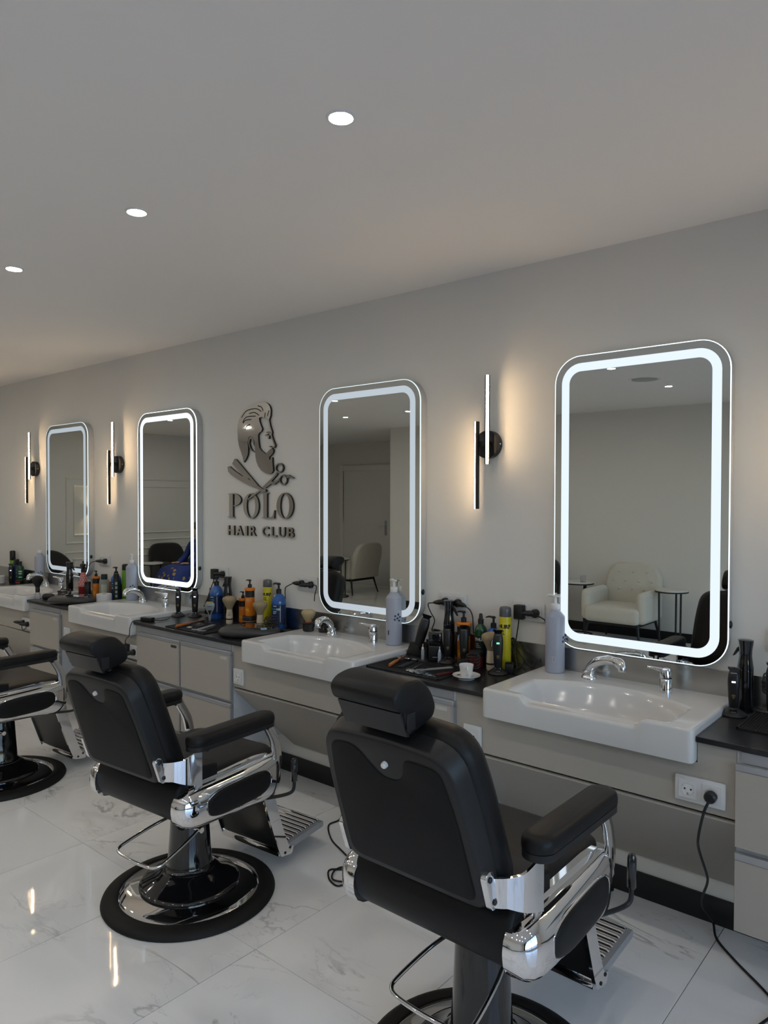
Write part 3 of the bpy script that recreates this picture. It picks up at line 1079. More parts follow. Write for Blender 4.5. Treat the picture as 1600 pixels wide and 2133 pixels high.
cabinet(-0.600, -0.150, [(-0.600, -0.150)], 'two-door beige wall-hung cabinet cut by the right edge', [None])
cabinet(-2.078, -1.634, [(-2.078, -1.634)], 'beige wall-hung cabinet under the coffee cup, half hidden by the near chair', [M_STICK])
cabinet(-3.924, -3.034, [(-3.924, -3.486), (-3.478, -3.034)], 'wide beige wall-hung cabinet with paired doors below the logo', [M_STICKD, M_STICK])
cabinet(-5.345, -4.900, [(-5.345, -4.900)], 'beige wall-hung cabinet between the two leftmost basins', [M_STICK])

# apron and sloping knee panels under the basins


def apron(x0, x1, xl, label):
    a = thing('sink_apron', label, 'panel', ((x0 + x1) / 2, -0.43, 0.2), group='beige panels under basins')
    s0, s1 = xl - 0.002, xl + SW + 0.002
    pts = [(x0, 0.582), (x1, 0.582), (x1, 0.800), (s1, 0.800), (s1, 0.733), (s0, 0.733), (s0, 0.800), (x0, 0.800)]
    pts = [(p, q) for i, (p, q) in enumerate(pts)]
    MB().prism(pts, -0.440, -0.422, 'xz').build('front_panel', M_BEIGE, a)
    MB().prism([(-0.444, 0.568), (-0.444, 0.573), (-0.425, 0.573), (-0.016, 0.186), (-0.016, 0.168)], x0 + 0.001, x1 - 0.001, 'yz').build('knee_panel', M_BEIGE, a)
    for ch in [q for q in bpy.data.objects if q.parent == a]:
        ch.location = -Vector(a.location)


apron(-1.633, -0.601, SX[0], 'beige apron and sloping knee panel under the nearest basin')
apron(-3.033, -2.079, SX[1], 'beige apron and sloping knee panel under the basin right of the logo')
apron(-4.899, -3.925, SX[2], 'beige apron and sloping knee panel under the basin left of the logo')
apron(-6.60, -5.346, SX[3], 'beige apron panel under the leftmost basin')

# ------------------------------------------------------------------ sockets and plugs
sk_frame = {}


def socket(n, x, y, z, label):
    s = thing('power_socket', label, 'socket', (x, y, z), group='white power sockets')
    w = 0.081 if n == 1 else 0.152
    MB().box(-w / 2, w / 2, -0.010, 0, -0.0405, 0.0405, r=0.003).build('frame', M_SOCKET, s)
    for i in range(n):
        cx = (i - (n - 1) / 2) * 0.071
        ins = MB()
        hole = [(0.0195 * math.cos(2 * PI * k / 24), 0.0195 * math.sin(2 * PI * k / 24)) for k in range(24)]
        sq = rrect(0.055, 0.055, 0.004, 5)
        # square plate with a round opening: stitch 24-point loops
        sqp = [(0.0275 * max(-1, min(1, 1.42 * math.cos(2 * PI * k / 24))), 0.0275 * max(-1, min(1, 1.42 * math.sin(2 * PI * k / 24)))) for k in range(24)]
        rings = [[(cx + p[0], -0.0100, p[1]) for p in sqp], [(cx + p[0], -0.0125, p[1]) for p in sqp],
                 [(cx + p[0], -0.0125, p[1]) for p in hole], [(cx + p[0] * 0.95, -0.0015, p[1] * 0.95) for p in hole]]
        ins.loft(rings, cap=False)
        o = ins.build('insert', M_SOCKET, s)
        MB().lathe([(0, 0.0102), (0.0186, 0.0102)], 24, cap=False, m=Matrix.Translation((cx, 0, 0)) @ Matrix.Rotation(PI / 2, 4, 'X')).build('cup', M_WHITEPL, o)
        ph = MB()
        for px in (-0.0095, 0.0095):
            ph.lathe([(0, 0.0107), (0.003, 0.0107)], 10, cap=False, m=Matrix.Translation((cx + px, 0, 0)) @ Matrix.Rotation(PI / 2, 4, 'X'))
        ph.build('pin_hole', M_DARK, o)
        MB().box(cx - 0.002, cx + 0.002, -0.0125, -0.0105, -0.0185, -0.011).build('earth_clip', M_ALU, o)
    return s


socket(2, -1.953, -0.008 + 0.008, 1.077, 'white double socket above the coffee cup with two black plugs')
socket(2, -1.553, 0, 1.071, 'white double wall socket beside the nearest mirror with a black adapter')
socket(2, -3.713, 0, 1.090, 'white double wall socket left of the logo lettering')
socket(2, -2.931, 0, 1.084, 'white double wall socket just left of the second mirror')
socket(2, -5.121, 0, 1.090, 'white double wall socket between the two leftmost mirrors')
socket(2, -0.541, 0, 1.067, 'white wall socket cut off by the right edge')
socket(1, -1.553, -0.440, 0.641, 'white single socket on the apron, directly right of the near chair headrest')
socket(1, -2.985, -0.440, 0.640, 'white single socket on the apron under the second basin')
socket(1, -4.818, -0.440, 0.640, 'white single socket on the apron left of the middle chair headrest')
socket(2, -0.706, -0.440, 0.645, 'white double socket on the apron at the lower right, one cord plugged in')
socket(2, -4.004, -0.440, 0.632, 'white double socket with adapter behind the middle chair headrest')
socket(2, -5.425, -0.440, 0.640, 'white double socket with plugs under the leftmost basin')


def plug(loc, label, direc=None, cord=None, cr=0.0028, box=None, blen=0.045):
    p = thing('power_plug', label, 'plug', loc, group='black plugs')
    if box:
        w, h, d = box
        MB().box(-w / 2, w / 2, -0.014 - d, -0.008, -h * 0.6, h * 0.4, r=0.004).build('adapter_body', M_BLACK, p)
    else:
        MB().lathe([(0, 0.034), (0.013, 0.034), (0.018, 0.028), (0.0185, 0.008)], 20, cap=False, m=Matrix.Rotation(PI / 2, 4, 'X')).build('plug_body', M_BLACK, p)
        if direc:
            dv = Vector(direc).normalized()
            a = Vector((0, -0.026, 0))
            MB().tube([a, a + dv * blen * 0.6, a + dv * blen, a + dv * (blen + 0.012)], 0.01, 12, radii=[0.012, 0.0125, 0.009, 0.004]).build('plug_grip', M_BLACK, p)
    if cord:
        pts = [Vector(q) - Vector(loc) for q in cord]
        MB().tube(catmull(pts, 6), cr, 8).build('cord', M_CABLE, p)
    return p


plug((-1.989, 0, 1.075), 'flat black plug in the left half of the socket above the cup', (-1, -0.25, -0.12),
     [(-2.040, -0.045, 1.068), (-2.070, -0.04, 1.062), (-2.074, -0.035, 1.045), (-2.055, -0.04, 1.018), (-2.034, -0.04, 0.985), (-2.042, -0.05, 0.94), (-2.03, -0.06, 0.90)])
plug((-1.917, 0, 1.075), 'flat black plug in the right half of the socket above the cup', (1, -0.15, -0.1),
     [(-1.868, -0.04, 1.068), (-1.840, -0.04, 1.058), (-1.822, -0.04, 1.03), (-1.815, -0.045, 0.99), (-1.808, -0.05, 0.95)])
plug((-1.589, 0, 1.075), 'black square adapter plugged in beside the nearest mirror', None,
     [(-1.589, -0.03, 1.040), (-1.592, -0.03, 1.01), (-1.600, -0.03, 0.96), (-1.600, -0.04, 0.92), (-1.585, -0.06, 0.87), (-1.56, -0.09, 0.83)], box=(0.045, 0.062, 0.026))
plug((-1.517, 0, 1.068), 'black plug pointing left in the socket beside the nearest mirror', (-1, -0.3, 0.0),
     [(-1.505, -0.03, 1.062), (-1.480, -0.03, 1.055), (-1.460, -0.03, 1.04), (-1.452, -0.03, 0.99), (-1.46, -0.03, 0.94)])
plug((-3.749, 0, 1.092), 'black square adapter in the socket left of the logo', None,
     [(-3.749, -0.03, 1.05), (-3.765, -0.04, 1.0), (-3.785, -0.05, 0.94), (-3.80, -0.07, 0.88)], box=(0.046, 0.064, 0.028))
plug((-3.677, 0, 1.090), 'black plug in the right half of the socket left of the logo', (-1, -0.35, 0.0),
     [(-3.73, -0.05, 1.09), (-3.72, -0.055, 1.06), (-3.71, -0.06, 1.03)])
plug((-2.966, 0, 1.086), 'black plug pointing left toward the blue gel bottle', (-1, -0.2, 0.0),
     [(-3.020, -0.04, 1.082), (-3.046, -0.04, 1.072), (-3.080, -0.035, 1.056), (-3.091, -0.03, 1.031), (-3.089, -0.03, 0.998), (-3.086, -0.03, 0.947), (-3.076, -0.04, 0.890), (-3.04, -0.07, 0.84)])
plug((-2.895, 0, 1.084), 'black plug with hanging cord beside the second mirror', (-0.6, -0.6, 0.0),
     [(-2.87, -0.03, 1.088), (-2.835, -0.035, 1.083), (-2.832, -0.04, 1.060), (-2.841, -0.04, 1.033), (-2.844, -0.04, 1.000)])
plug((-5.086, 0, 1.088), 'long black adapter plug in the socket between the two leftmost mirrors', (-1, -0.2, -0.02),
     [(-5.170, -0.045, 1.084), (-5.239, -0.045, 1.072), (-5.290, -0.045, 1.036), (-5.327, -0.05, 0.99), (-5.34, -0.05, 0.95)], blen=0.085)
plug((-0.671, -0.440, 0.640), 'black plug at the lower right with its cord running down to the floor', None,
     [(-0.671, -0.472, 0.632), (-0.686, -0.472, 0.593), (-0.708, -0.450, 0.504), (-0.721, -0.40, 0.439), (-0.726, -0.30, 0.32), (-0.738, -0.25, 0.263),
      (-0.783, -0.15, 0.156), (-0.80, -0.08, 0.082), (-0.779, -0.035, 0.02), (-0.745, -0.108, 0.005), (-0.664, -0.194, 0.004), (-0.536, -0.310, 0.004),
      (-0.500, -0.370, 0.004), (-0.517, -0.453, 0.004), (-0.54, -0.52, 0.004)], cr=0.0042)
plug((-4.040, -0.440, 0.650), 'black square adapter behind the middle chair headrest', None,
     [(-4.040, -0.465, 0.665), (-4.035, -0.470, 0.69), (-4.005, -0.480, 0.715), (-3.957, -0.490, 0.742), (-3.950, -0.488, 0.79), (-3.946, -0.470, 0.824), (-3.935, -0.43, 0.826), (-3.92, -0.41, 0.83)], box=(0.045, 0.06, 0.024), cr=0.0025)
plug((-3.968, -0.440, 0.632), 'round black plug behind the middle chair headrest', (-0.7, -0.6, -0.2),
     [(-4.005, -0.49, 0.618), (-4.03, -0.50, 0.60), (-4.04, -0.495, 0.56), (-4.04, -0.48, 0.50)])
plug((-5.460, -0.440, 0.645), 'black adapter jutting left under the leftmost basin', (-1, -0.5, 0.05), [(-5.44, -0.47, 0.640), (-5.43, -0.48, 0.61), (-5.40, -0.48, 0.60), (-5.37, -0.475, 0.62)], blen=0.06)
plug((-5.390, -0.440, 0.640), 'black plug beside the cabinet under the leftmost basin', (-0.8, -0.5, 0.0), None)

# spare cord lying in a loop on the floor behind the near chair
lc = thing('floor_cord', 'thin black cord lying in loops on the floor left of the near chair', 'cord', (-2.1, -0.6, 0))
pts = [(-2.467, -0.211, 0.004), (-2.423, -0.285, 0.004), (-2.42, -0.36, 0.004), (-2.310, -0.453, 0.004), (-2.20, -0.50, 0.004), (-2.077, -0.550, 0.004), (-2.00, -0.60, 0.004),
       (-2.06, -0.605, 0.005), (-2.124, -0.650, 0.004), (-2.085, -0.700, 0.004), (-2.037, -0.722, 0.004), (-2.006, -0.717, 0.004), (-2.001, -0.659, 0.005), (-2.05, -0.605, 0.010), (-2.093, -0.605, 0.008),
       (-2.10, -0.65, 0.008), (-2.065, -0.70, 0.008), (-2.02, -0.70, 0.010), (-1.97, -0.64, 0.004), (-1.93, -0.60, 0.004)]
MB().tube([q - Vector((-2.1, -0.6, 0)) for q in catmull(pts, 6)], 0.0038, 8).build('cord_loop', M_CABLE, lc)

# ------------------------------------------------------------------ barber chairs


def barber_chair(label, loc, rz, lift=0.0):
    t = thing('barber_chair', label, 'barber chair', loc, rz, group='black and chrome barber chairs')
    L = lift

    def bld(mb, name, m, par=t, ang=38):
        return mb.build(name, m, par, ang=ang)
    # base
    bld(MB().lathe([(0.270, 0.0), (0.330, 0.0), (0.3335, 0.006), (0.330, 0.015), (0.316, 0.024), (0.298, 0.031), (0.278, 0.033), (0.271, 0.029), (0.270, 0.0)], 72, cap=False), 'floor_ring', M_RUBBER)
    bld(MB().lathe([(0.2705, 0.026), (0.262, 0.032), (0.235, 0.039), (0.200, 0.045), (0.186, 0.047)], 72, cap=False), 'base_plate', M_CHROME)
    bld(MB().lathe([(0.176, 0.047), (0.190, 0.047), (0.1935, 0.052), (0.190, 0.058), (0.180, 0.062), (0.150, 0.078), (0.120, 0.094), (0.112, 0.102), (0.100, 0.108)], 64, cap=False), 'base_cover', M_GLOSSBLACK)
    bld(MB().lathe([(0.100, 0.090), (0.099, 0.112), (0.090, 0.118), (0.0855, 0.13), (0.079, 0.22), (0.0715, 0.335 + L), (0.0710, 0.340 + L), (0.0745, 0.343 + L), (0.0745, 0.380 + L), (0.071, 0.392 + L)], 48), 'column', M_GLOSSBLACK)
    # pump lever
    zl = 0.287 + L * 0.95
    pv = [(0.090, -0.030, zl), (0.108, -0.10, zl - 0.016), (0.122, -0.205, zl - 0.042), (0.118, -0.240, zl - 0.051), (0.088, -0.256, zl - 0.056),
          (0, -0.262, zl - 0.057), (-0.088, -0.256, zl - 0.056), (-0.118, -0.240, zl - 0.051), (-0.122, -0.205, zl - 0.042), (-0.108, -0.10, zl - 0.016), (-0.090, -0.030, zl)]
    lv = bld(MB().tube(catmull(pv, 6), 0.0062, 10), 'pump_lever', M_CHROME)
    for s in (-1, 1):
        bld(MB().cyl((s * 0.068, -0.030, zl), (s * 0.108, -0.030, zl), 0.011, n=14), 'pivot', M_CHROME, lv)
    # seat frame and cushion
    bld(MB().box(-0.19, 0.19, -0.15, 0.22, 0.392 + L, 0.47 + L, r=0.012), 'seat_frame', M_BLACK)
    seat = MB()
    rings = []
    for z, k in ((0.455, 0.97), (0.470, 1.0), (0.530, 1.0), (0.548, 0.985), (0.558, 0.95), (0.563, 0.86), (0.566, 0.5)):
        rings.append([(x * k, 0.02 + y * (k if k > 0.9 else k), z + L) for x, y in rrect(0.458, 0.470, 0.05, 6)])
    seat.loft(rings)
    bld(seat, 'seat', M_LEATHER2)
    # upholstered roll behind the seat
    roll = MB()
    rings = []
    prof = [(-0.060, 0.585), (-0.140, 0.592), (-0.200, 0.575), (-0.240, 0.545), (-0.258, 0.500), (-0.255, 0.455), (-0.232, 0.418), (-0.190, 0.398), (-0.130, 0.390), (-0.06, 0.388)]
    prof = [(p.x, p.y) for p in catmull([(a, b, 0) for a, b in prof], 3)]
    for x, k in ((-0.236, 0.93), (-0.230, 0.985), (-0.222, 1.0), (0.222, 1.0), (0.230, 0.985), (0.236, 0.93)):
        rings.append([(x, -0.15 + (y + 0.15) * k, 0.49 + (z - 0.49) * k + L) for y, z in prof])
    roll.loft(rings)
    bld(roll, 'seat_roll', M_LEATHER)
    # chrome side shells
    for s in (-1, 1):
        st = [(-0.268, 0.470, 0.006, 0.010), (-0.264, 0.470, 0.030, 0.030), (-0.252, 0.469, 0.050, 0.046), (-0.230, 0.468, 0.064, 0.058), (-0.195, 0.467, 0.072, 0.064),
              (-0.14, 0.466, 0.074, 0.064), (-0.06, 0.465, 0.076, 0.061), (0.03, 0.463, 0.079, 0.057), (0.12, 0.461, 0.083, 0.052), (0.180, 0.461, 0.086, 0.046),
              (0.215, 0.463, 0.083, 0.040), (0.235, 0.466, 0.068, 0.030), (0.244, 0.468, 0.040, 0.018), (0.247, 0.469, 0.008, 0.006)]
        sh = MB()
        rings = []
        for y, zc, h, d in st:
            ring = []
            for i in range(21):
                a = -PI / 2 + PI * i / 20
                ca, sa = math.cos(a), math.sin(a)
                ring.append((s * (0.238 + d * abs(ca) ** 0.62), y, zc + h * math.copysign(abs(sa) ** 0.85, sa) + L))
            ring.append((s * 0.226, y, zc + h * 0.96 + L))
            ring.insert(0, (s * 0.226, y, zc - h * 0.96 + L))
            rings.append(ring)
        sh.loft(rings)
        shell = bld(sh, 'side_shell', M_CHROME, ang=60)
        # padded oval inset
        def shell_x(q):
            for (ya, _, _, da), (yb, _, _, db) in zip(st, st[1:]):
                if ya <= q <= yb:
                    return 0.238 + da + (db - da) * (q - ya) / (yb - ya)
            return 0.238
        pad = MB()
        rings = []
        for k, dx in ((1.02, 0.000), (1.0, 0.0075), (0.96, 0.0105), (0.88, 0.0125), (0.72, 0.0140), (0.40, 0.0150)):
            ring = []
            for i in range(32):
                a = 2 * PI * i / 32
                yy = -0.002 + 0.165 * k * math.copysign(abs(math.cos(a)) ** 0.55, math.cos(a))
                zz = 0.468 + 0.048 * (1 + (0.05 * math.cos(a))) * k * math.copysign(abs(math.sin(a)) ** 0.75, math.sin(a))
                xx = shell_x(yy) - 0.0075 + dx
                ring.append((s * xx, yy, zz + L))
            rings.append(ring)
        pad.loft(rings)
        bld(pad, 'side_pad', M_LEATHER, shell)
        rimp = []
        for i in range(40):
            a = 2 * PI * i / 40
            yy = -0.002 + 0.169 * math.copysign(abs(math.cos(a)) ** 0.55, math.cos(a))
            zz = 0.468 + 0.0495 * (1 + 0.05 * math.cos(a)) * math.copysign(abs(math.sin(a)) ** 0.75, math.sin(a))
            rimp.append((s * (shell_x(yy) - 0.0025 - 0.004 * abs(math.sin(a))), yy, zz + L))
        bld(MB().tube(rimp, 0.0038, 8, closed=True), 'pad_rim', M_CHROME, shell)
        # flat rail above the shell
        bld(MB().prism([(-0.205, 0.528), (0.185, 0.535), (0.185, 0.552), (0.12, 0.556), (-0.205, 0.546)], s * 0.226, s * 0.244, 'yz').xf(Matrix.Translation((0, 0, L))), 'side_rail', M_CHROME)
        # front arm post, a curved strip
        cl = catmull([(0.205, 0.47, 0), (0.214, 0.53, 0), (0.200, 0.60, 0), (0.170, 0.655, 0), (0.152, 0.690, 0)], 5)
        poly = [(p.x + 0.024, p.y) for p in cl] + [(p.x - 0.018, p.y) for p in cl][::-1]
        bld(MB().prism(poly, s * 0.258, s * 0.272, 'yz', bevel=0.002).xf(Matrix.Translation((0, 0, L))), 'arm_post', M_CHROME)
        # armrest
        base = MB()
        st_o = []
        for i in range(13):
            a = PI * i / 12
            st_o.append((0.040 * math.cos(a), 0.135 + 0.040 * math.sin(a)))
        for i in range(13):
            a = PI + PI * i / 12
            st_o.append((0.040 * math.cos(a), -0.190 + 0.040 * math.sin(a)))
        base.loft([[(s * 0.275 + x, y, z + L) for x, y in st_o] for z in (0.680, 0.697)])
        arm = bld(base, 'armrest', M_PLASTIC)
        pad = MB()
        rings = []
        for z, k in ((0.698, 0.985), (0.702, 1.03), (0.716, 1.03), (0.726, 0.97), (0.732, 0.84), (0.735, 0.55)):
            rings.append([(s * 0.275 + x * k, -0.027 + (y + 0.027) * (1 - (1 - k) * 0.25), z + L) for x, y in st_o])
        pad.loft(rings)
        bld(pad, 'arm_pad', M_LEATHER, arm)
        for yy in (-0.155, 0.145):
            bld(MB().cyl((s * 0.262, yy, 0.674 + L), (s * 0.288, yy, 0.674 + L), 0.010, n=12), 'arm_bolt', M_BLACK, arm)
        # rear bracket: bent chrome plate from backrest to armrest
        br = MB()
        pl = [(0.202, -0.292), (0.236, -0.270), (0.262, -0.226), (0.268, -0.165)]
        pth = [(p.x, p.y) for p in catmull([(a, b, 0) for a, b in pl], 4)]
        rings = []
        for i, (x, y) in enumerate(pth):
            u = i / (len(pth) - 1)
            zlo = 0.582 - 0.06 * max(0, u - 0.35)
            zhi = 0.646 + 0.010 * u + 0.055 * max(0, u - 0.6)
            rings.append([(s * x, y, zlo + L), (s * (x + 0.007), y - 0.004, zlo + L), (s * (x + 0.007), y - 0.004, zhi + L), (s * x, y, zhi + L)])
        br.loft(rings)
        bk = bld(br, 'back_bracket', M_CHROME)
        mm = Matrix.Translation((s * 0.214, -0.302, 0.625 + L)) @ Matrix.Rotation(math.radians(19), 4, 'X')
        bld(MB().prism(rrect(0.030, 0.096, 0.0145, 6), -0.026, 0.026, 'yz', bevel=0.002, m=mm @ Matrix.Scale(0.28, 4, (1, 0, 0)) ), 'bracket_plate', M_CHROME, bk)
        for dz in (-0.030, 0.030):
            bld(MB().ball((0, 0, 0), (0.004, 0.007, 0.007), 10, 8, m=mm @ Matrix.Translation((s * 0.0085, 0, dz))), 'bolt', M_BLACK, bk)
        # post foot strip down into the shell
        bld(MB().box(s * 0.262, s * 0.270, -0.195, -0.165, 0.520 + L, 0.60 + L, r=0.002), 'bracket_leg', M_CHROME)
    # reclined backrest: local frame u (up the back), n (to the rear)
    TILT = math.radians(19)
    mb_back = Matrix.Translation((0, -0.262, 0.580 + L)) @ Matrix.Rotation(TILT, 4, 'X')
    # after the rotation local z runs up the back and local -y to the rear
    out = round_poly([(-0.212, 0.0), (0.212, 0.0), (0.204, 0.26), (0.186, 0.388), (0.0, 0.402), (-0.186, 0.388), (-0.204, 0.26)], [0.045, 0.045, 0.06, 0.075, 0.09, 0.075, 0.06], 7)

    def scaled(pts, k, cy=0.19):
        return [(x * k, cy + (z - cy) * k) for x, z in pts]
    shellm = MB()
    rings = []
    for y, k in ((-0.040, 0.955), (-0.036, 0.985), (-0.028, 1.0), (0.010, 1.03)):
        rings.append([(x, y, z) for x, z in scaled(out, k)])
    shellm.loft(rings)
    bs = bld(shellm.xf(mb_back), 'back_shell', M_PLASTIC)
    inner = round_poly([(-0.186, 0.024), (0.186, 0.024), (0.178, 0.25), (0.160, 0.356), (0.115, 0.362), (0.062, 0.362), (0.054, 0.318), (0.030, 0.296), (-0.014, 0.296), (-0.040, 0.318), (-0.085, 0.366), (-0.160, 0.358), (-0.178, 0.25)],
                       [0.035, 0.035, 0.06, 0.055, 0.02, 0.025, 0.025, 0.022, 0.022, 0.025, 0.03, 0.03, 0.06], 5)
    gap = [(x * 1.016, 0.18 + (z - 0.18) * 1.016) for x, z in inner]
    bld(MB().prism(gap, -0.0406, -0.0398, 'xz').xf(mb_back), 'panel_gap', M_DARK, bs)
    bld(MB().prism(inner, -0.0425, -0.039, 'xz', bevel=0.001).xf(mb_back), 'back_panel', M_PANEL, bs)
    bld(MB().lathe([(0, 0.0105), (0.006, 0.010), (0.0078, 0.007), (0.008, 0)], 18, cap=False, m=mb_back @ Matrix.Translation((0.004, -0.040, 0.334)) @ Matrix.Rotation(PI / 2, 4, 'X')), 'release_button', M_WHITEPL, bs)
    cush = MB()
    rings = []
    for y, k in ((0.008, 0.99), (0.014, 1.045), (0.035, 1.065), (0.060, 1.055), (0.078, 1.01), (0.090, 0.92), (0.096, 0.7)):
        rings.append([(x * (1 if abs(k) else 1), y, z) for x, z in scaled(out, k)])
    cush.loft(rings)
    bld(cush.xf(mb_back), 'back_cushion', M_LEATHER, ang=60)
    # headrest
    hr = MB()
    sec = round_poly([(-0.433, 0.972), (-0.458, 1.026), (-0.480, 1.034), (-0.492, 1.064), (-0.474, 1.082), (-0.435, 1.091), (-0.390, 1.088), (-0.356, 1.056), (-0.338, 1.018), (-0.346, 0.996), (-0.382, 0.983)],
                     [0.004, 0.006, 0.010, 0.012, 0.015, 0.02, 0.02, 0.02, 0.014, 0.014, 0.02], 4)
    cyc, czc = -0.412, 1.035
    rings = []
    for x, k in ((-0.0965, 0.88), (-0.094, 0.955), (-0.088, 1.0), (0.088, 1.0), (0.094, 0.955), (0.0965, 0.88)):
        rings.append([(x, cyc + (y - cyc) * k, czc + (z - czc) * k + L) for y, z in sec])
    hr.loft(rings)
    h = bld(hr, 'headrest', M_LEATHER, ang=50)
    pl = MB().prism([(-0.428, 0.969), (-0.437, 0.970), (-0.463, 1.026), (-0.456, 1.028), (-0.430, 0.976)], -0.092, 0.092, 'yz', bevel=0.001)
    bld(pl.xf(Matrix.Translation((0, -0.003, L))), 'headrest_plate', M_PLASTIC, h)
    for s in (-1, 1):
        bld(MB().box(s * 0.0955, s * 0.0985, -0.446, -0.418, 0.984 + L, 1.022 + L, r=0.001, seg=1), 'side_tab', M_PLASTIC, h)
        bld(MB().cyl((s * 0.05, -0.36, 0.86 + L), (s * 0.05, -0.385, 0.97 + L), 0.009, n=12), 'headrest_post', M_BLACK, h)
    # calf panel, footplate
    mc = Matrix.Identity(4)
    bld(MB().prism([(0.212, 0.405), (0.224, 0.410), (0.345, 0.075), (0.333, 0.070)], -0.168, 0.168, 'yz').xf(Matrix.Translation((0, 0, L))), 'calf_panel', M_BLACK)
    bld(MB().box(-0.172, 0.172, 0.322, 0.348, 0.060 + L, 0.092 + L, r=0.004), 'calf_bar', M_CHROME)
    for s in (-1, 1):
        pts = catmull([(0.225, 0.430, 0), (0.275, 0.400, 0), (0.292, 0.330, 0), (0.325, 0.220, 0), (0.372, 0.100, 0), (0.405, 0.082, 0)], 4)
        bk_ = catmull([(0.395, 0.052, 0), (0.350, 0.058, 0), (0.322, 0.075, 0), (0.268, 0.220, 0), (0.215, 0.38, 0)], 4)
        poly = [(p.x, p.y) for p in pts] + [(p.x, p.y) for p in bk_]
        sp = bld(MB().prism(poly, s * 0.170, s * 0.182, 'yz').xf(Matrix.Translation((0, 0, L))), 'foot_bracket', M_CHROME)
        for yy, zz in ((0.352, 0.070), (0.382, 0.082)):
            bld(MB().ball((s * 0.183, yy, zz + L), (0.003, 0.006, 0.006), 10, 8), 'bolt', M_BLACK, sp)
    fp = bld(MB().prism([(0.345, 0.068), (0.600, 0.088), (0.606, 0.094), (0.606, 0.108), (0.600, 0.114), (0.345, 0.094)], -0.176, 0.176, 'yz').xf(Matrix.Translation((0, 0, L))), 'footplate', M_ALU)
    for i in range(9):
        yy = 0.372 + i * 0.0265
        zz = 0.0965 + (yy - 0.345) * 0.0784
        bld(MB().tube([(-0.160, yy, zz + L), (-0.156, yy, zz + 0.003 + L), (0.156, yy, zz + 0.003 + L), (0.160, yy, zz + L)], 0.0075, 8), 'rib', M_CHROME, fp)
    # recline lever on the right-hand side
    rl = bld(MB().tube(catmull([(0.255, 0.150, 0.385 + L), (0.275, 0.215, 0.378 + L), (0.290, 0.262, 0.378 + L), (0.298, 0.278, 0.392 + L), (0.299, 0.281, 0.43 + L)], 5), 0.0068, 10), 'recline_lever', M_BLACK)
    bld(MB().tube([(0.299, 0.281, 0.422 + L), (0.299, 0.281, 0.426 + L), (0.299, 0.2815, 0.505 + L), (0.299, 0.2815, 0.514 + L), (0.299, 0.2815, 0.517 + L)], 0.012, 14, radii=[0.010, 0.013, 0.0125, 0.009, 0.003]), 'lever_grip', M_GLOSSBLACK, rl)
    return t


barber_chair('black barber chair with chrome arms, the large one in the right foreground', (-1.055, -1.155, 0), math.radians(-0.5), 0.078)
barber_chair('black barber chair with chrome arms, the whole one in the middle', (-2.43, -1.13, 0), math.radians(4.5), 0.0)
barber_chair('black barber chair cut off by the left edge', (-4.20, -1.13, 0), math.radians(3), 0.0)

# ------------------------------------------------------------------ tools and bottles
M_LAV = mat('lavender_bottle', (0.345, 0.37, 0.45), 0.38, var=0.02)
M_NAVYDOT = mat('navy_dots', (0.012, 0.02, 0.06), 0.5)
M_ORANGE = mat('orange_plastic', (0.72, 0.20, 0.015), 0.35)
M_YELLOW = mat('yellow_can', (0.62, 0.52, 0.02), 0.32)
M_OLIVE = mat('olive_dots', (0.25, 0.21, 0.02), 0.5)
M_SMOKE = mat('smoked_cap', (0.10, 0.10, 0.105), 0.25)
M_BLUE = mat('blue_bottle', (0.02, 0.10, 0.34), 0.12, coat=0.4)
M_BLUEL = mat('blue_label', (0.008, 0.022, 0.085), 0.45)
M_GREEN = mat('dark_green_bottle', (0.006, 0.06, 0.018), 0.2, coat=0.3)
M_LIME = mat('lime_can', (0.13, 0.30, 0.015), 0.35)
M_RED = mat('dark_red_jar', (0.16, 0.008, 0.012), 0.35)
M_PINK = mat('pink_liquid_bottle', (0.55, 0.16, 0.15), 0.22)
M_REDLIQ = mat('red_liquid', (0.20, 0.015, 0.012), 0.2)
M_TEAL = mat('teal_print', (0.06, 0.30, 0.30), 0.5)
M_AMBER = mat('amber_print', (0.70, 0.38, 0.03), 0.5)
M_ROLL = mat('white_tissue', (0.66, 0.66, 0.67), 0.9, bump=0.2, bscale=300)
M_WOODL = mat('pale_wood', (0.60, 0.50, 0.38), 0.45, var=0.08, aniso=(1, 1, 12))
M_BRISTLE = mat('tan_bristle', (0.34, 0.26, 0.155), 0.8, var=0.35, vscale=60, aniso=(20, 20, 1), bump=0.8, bscale=350)
M_BRISTLEW = mat('cream_bristle', (0.46, 0.37, 0.21), 0.8, var=0.25, vscale=60, aniso=(20, 20, 1), bump=0.8, bscale=350)
M_BRISTLEK = mat('black_bristle', (0.010, 0.009, 0.009), 0.85, bump=0.8, bscale=350)
M_CLEAR = mat('clear_acrylic', (0.86, 0.84, 0.86), 0.06, trans=0.85, ior=1.45, var=0.0)
M_CLEARB = mat('clear_bottle', (0.74, 0.77, 0.70), 0.08, trans=0.7, ior=1.4, var=0.02)
M_CAPG = mat('dark_green_cap', (0.008, 0.035, 0.03), 0.4)
M_PORCELAIN = mat('white_porcelain', (0.72, 0.71, 0.69), 0.12, coat=0.4, var=0.01)
M_COFFEE = mat('coffee_stain', (0.10, 0.06, 0.035), 0.6)
M_WOODO = mat('orange_wood', (0.42, 0.13, 0.03), 0.35, var=0.12, aniso=(1, 14, 14))
M_SILVER = mat('silver_metal', (0.70, 0.71, 0.72), 0.22, metal=1.0)
M_GREYM = mat('grey_satin', (0.26, 0.27, 0.29), 0.38, metal=0.3)
M_MAT = mat('black_rubber_mat', (0.008, 0.008, 0.009), 0.6)
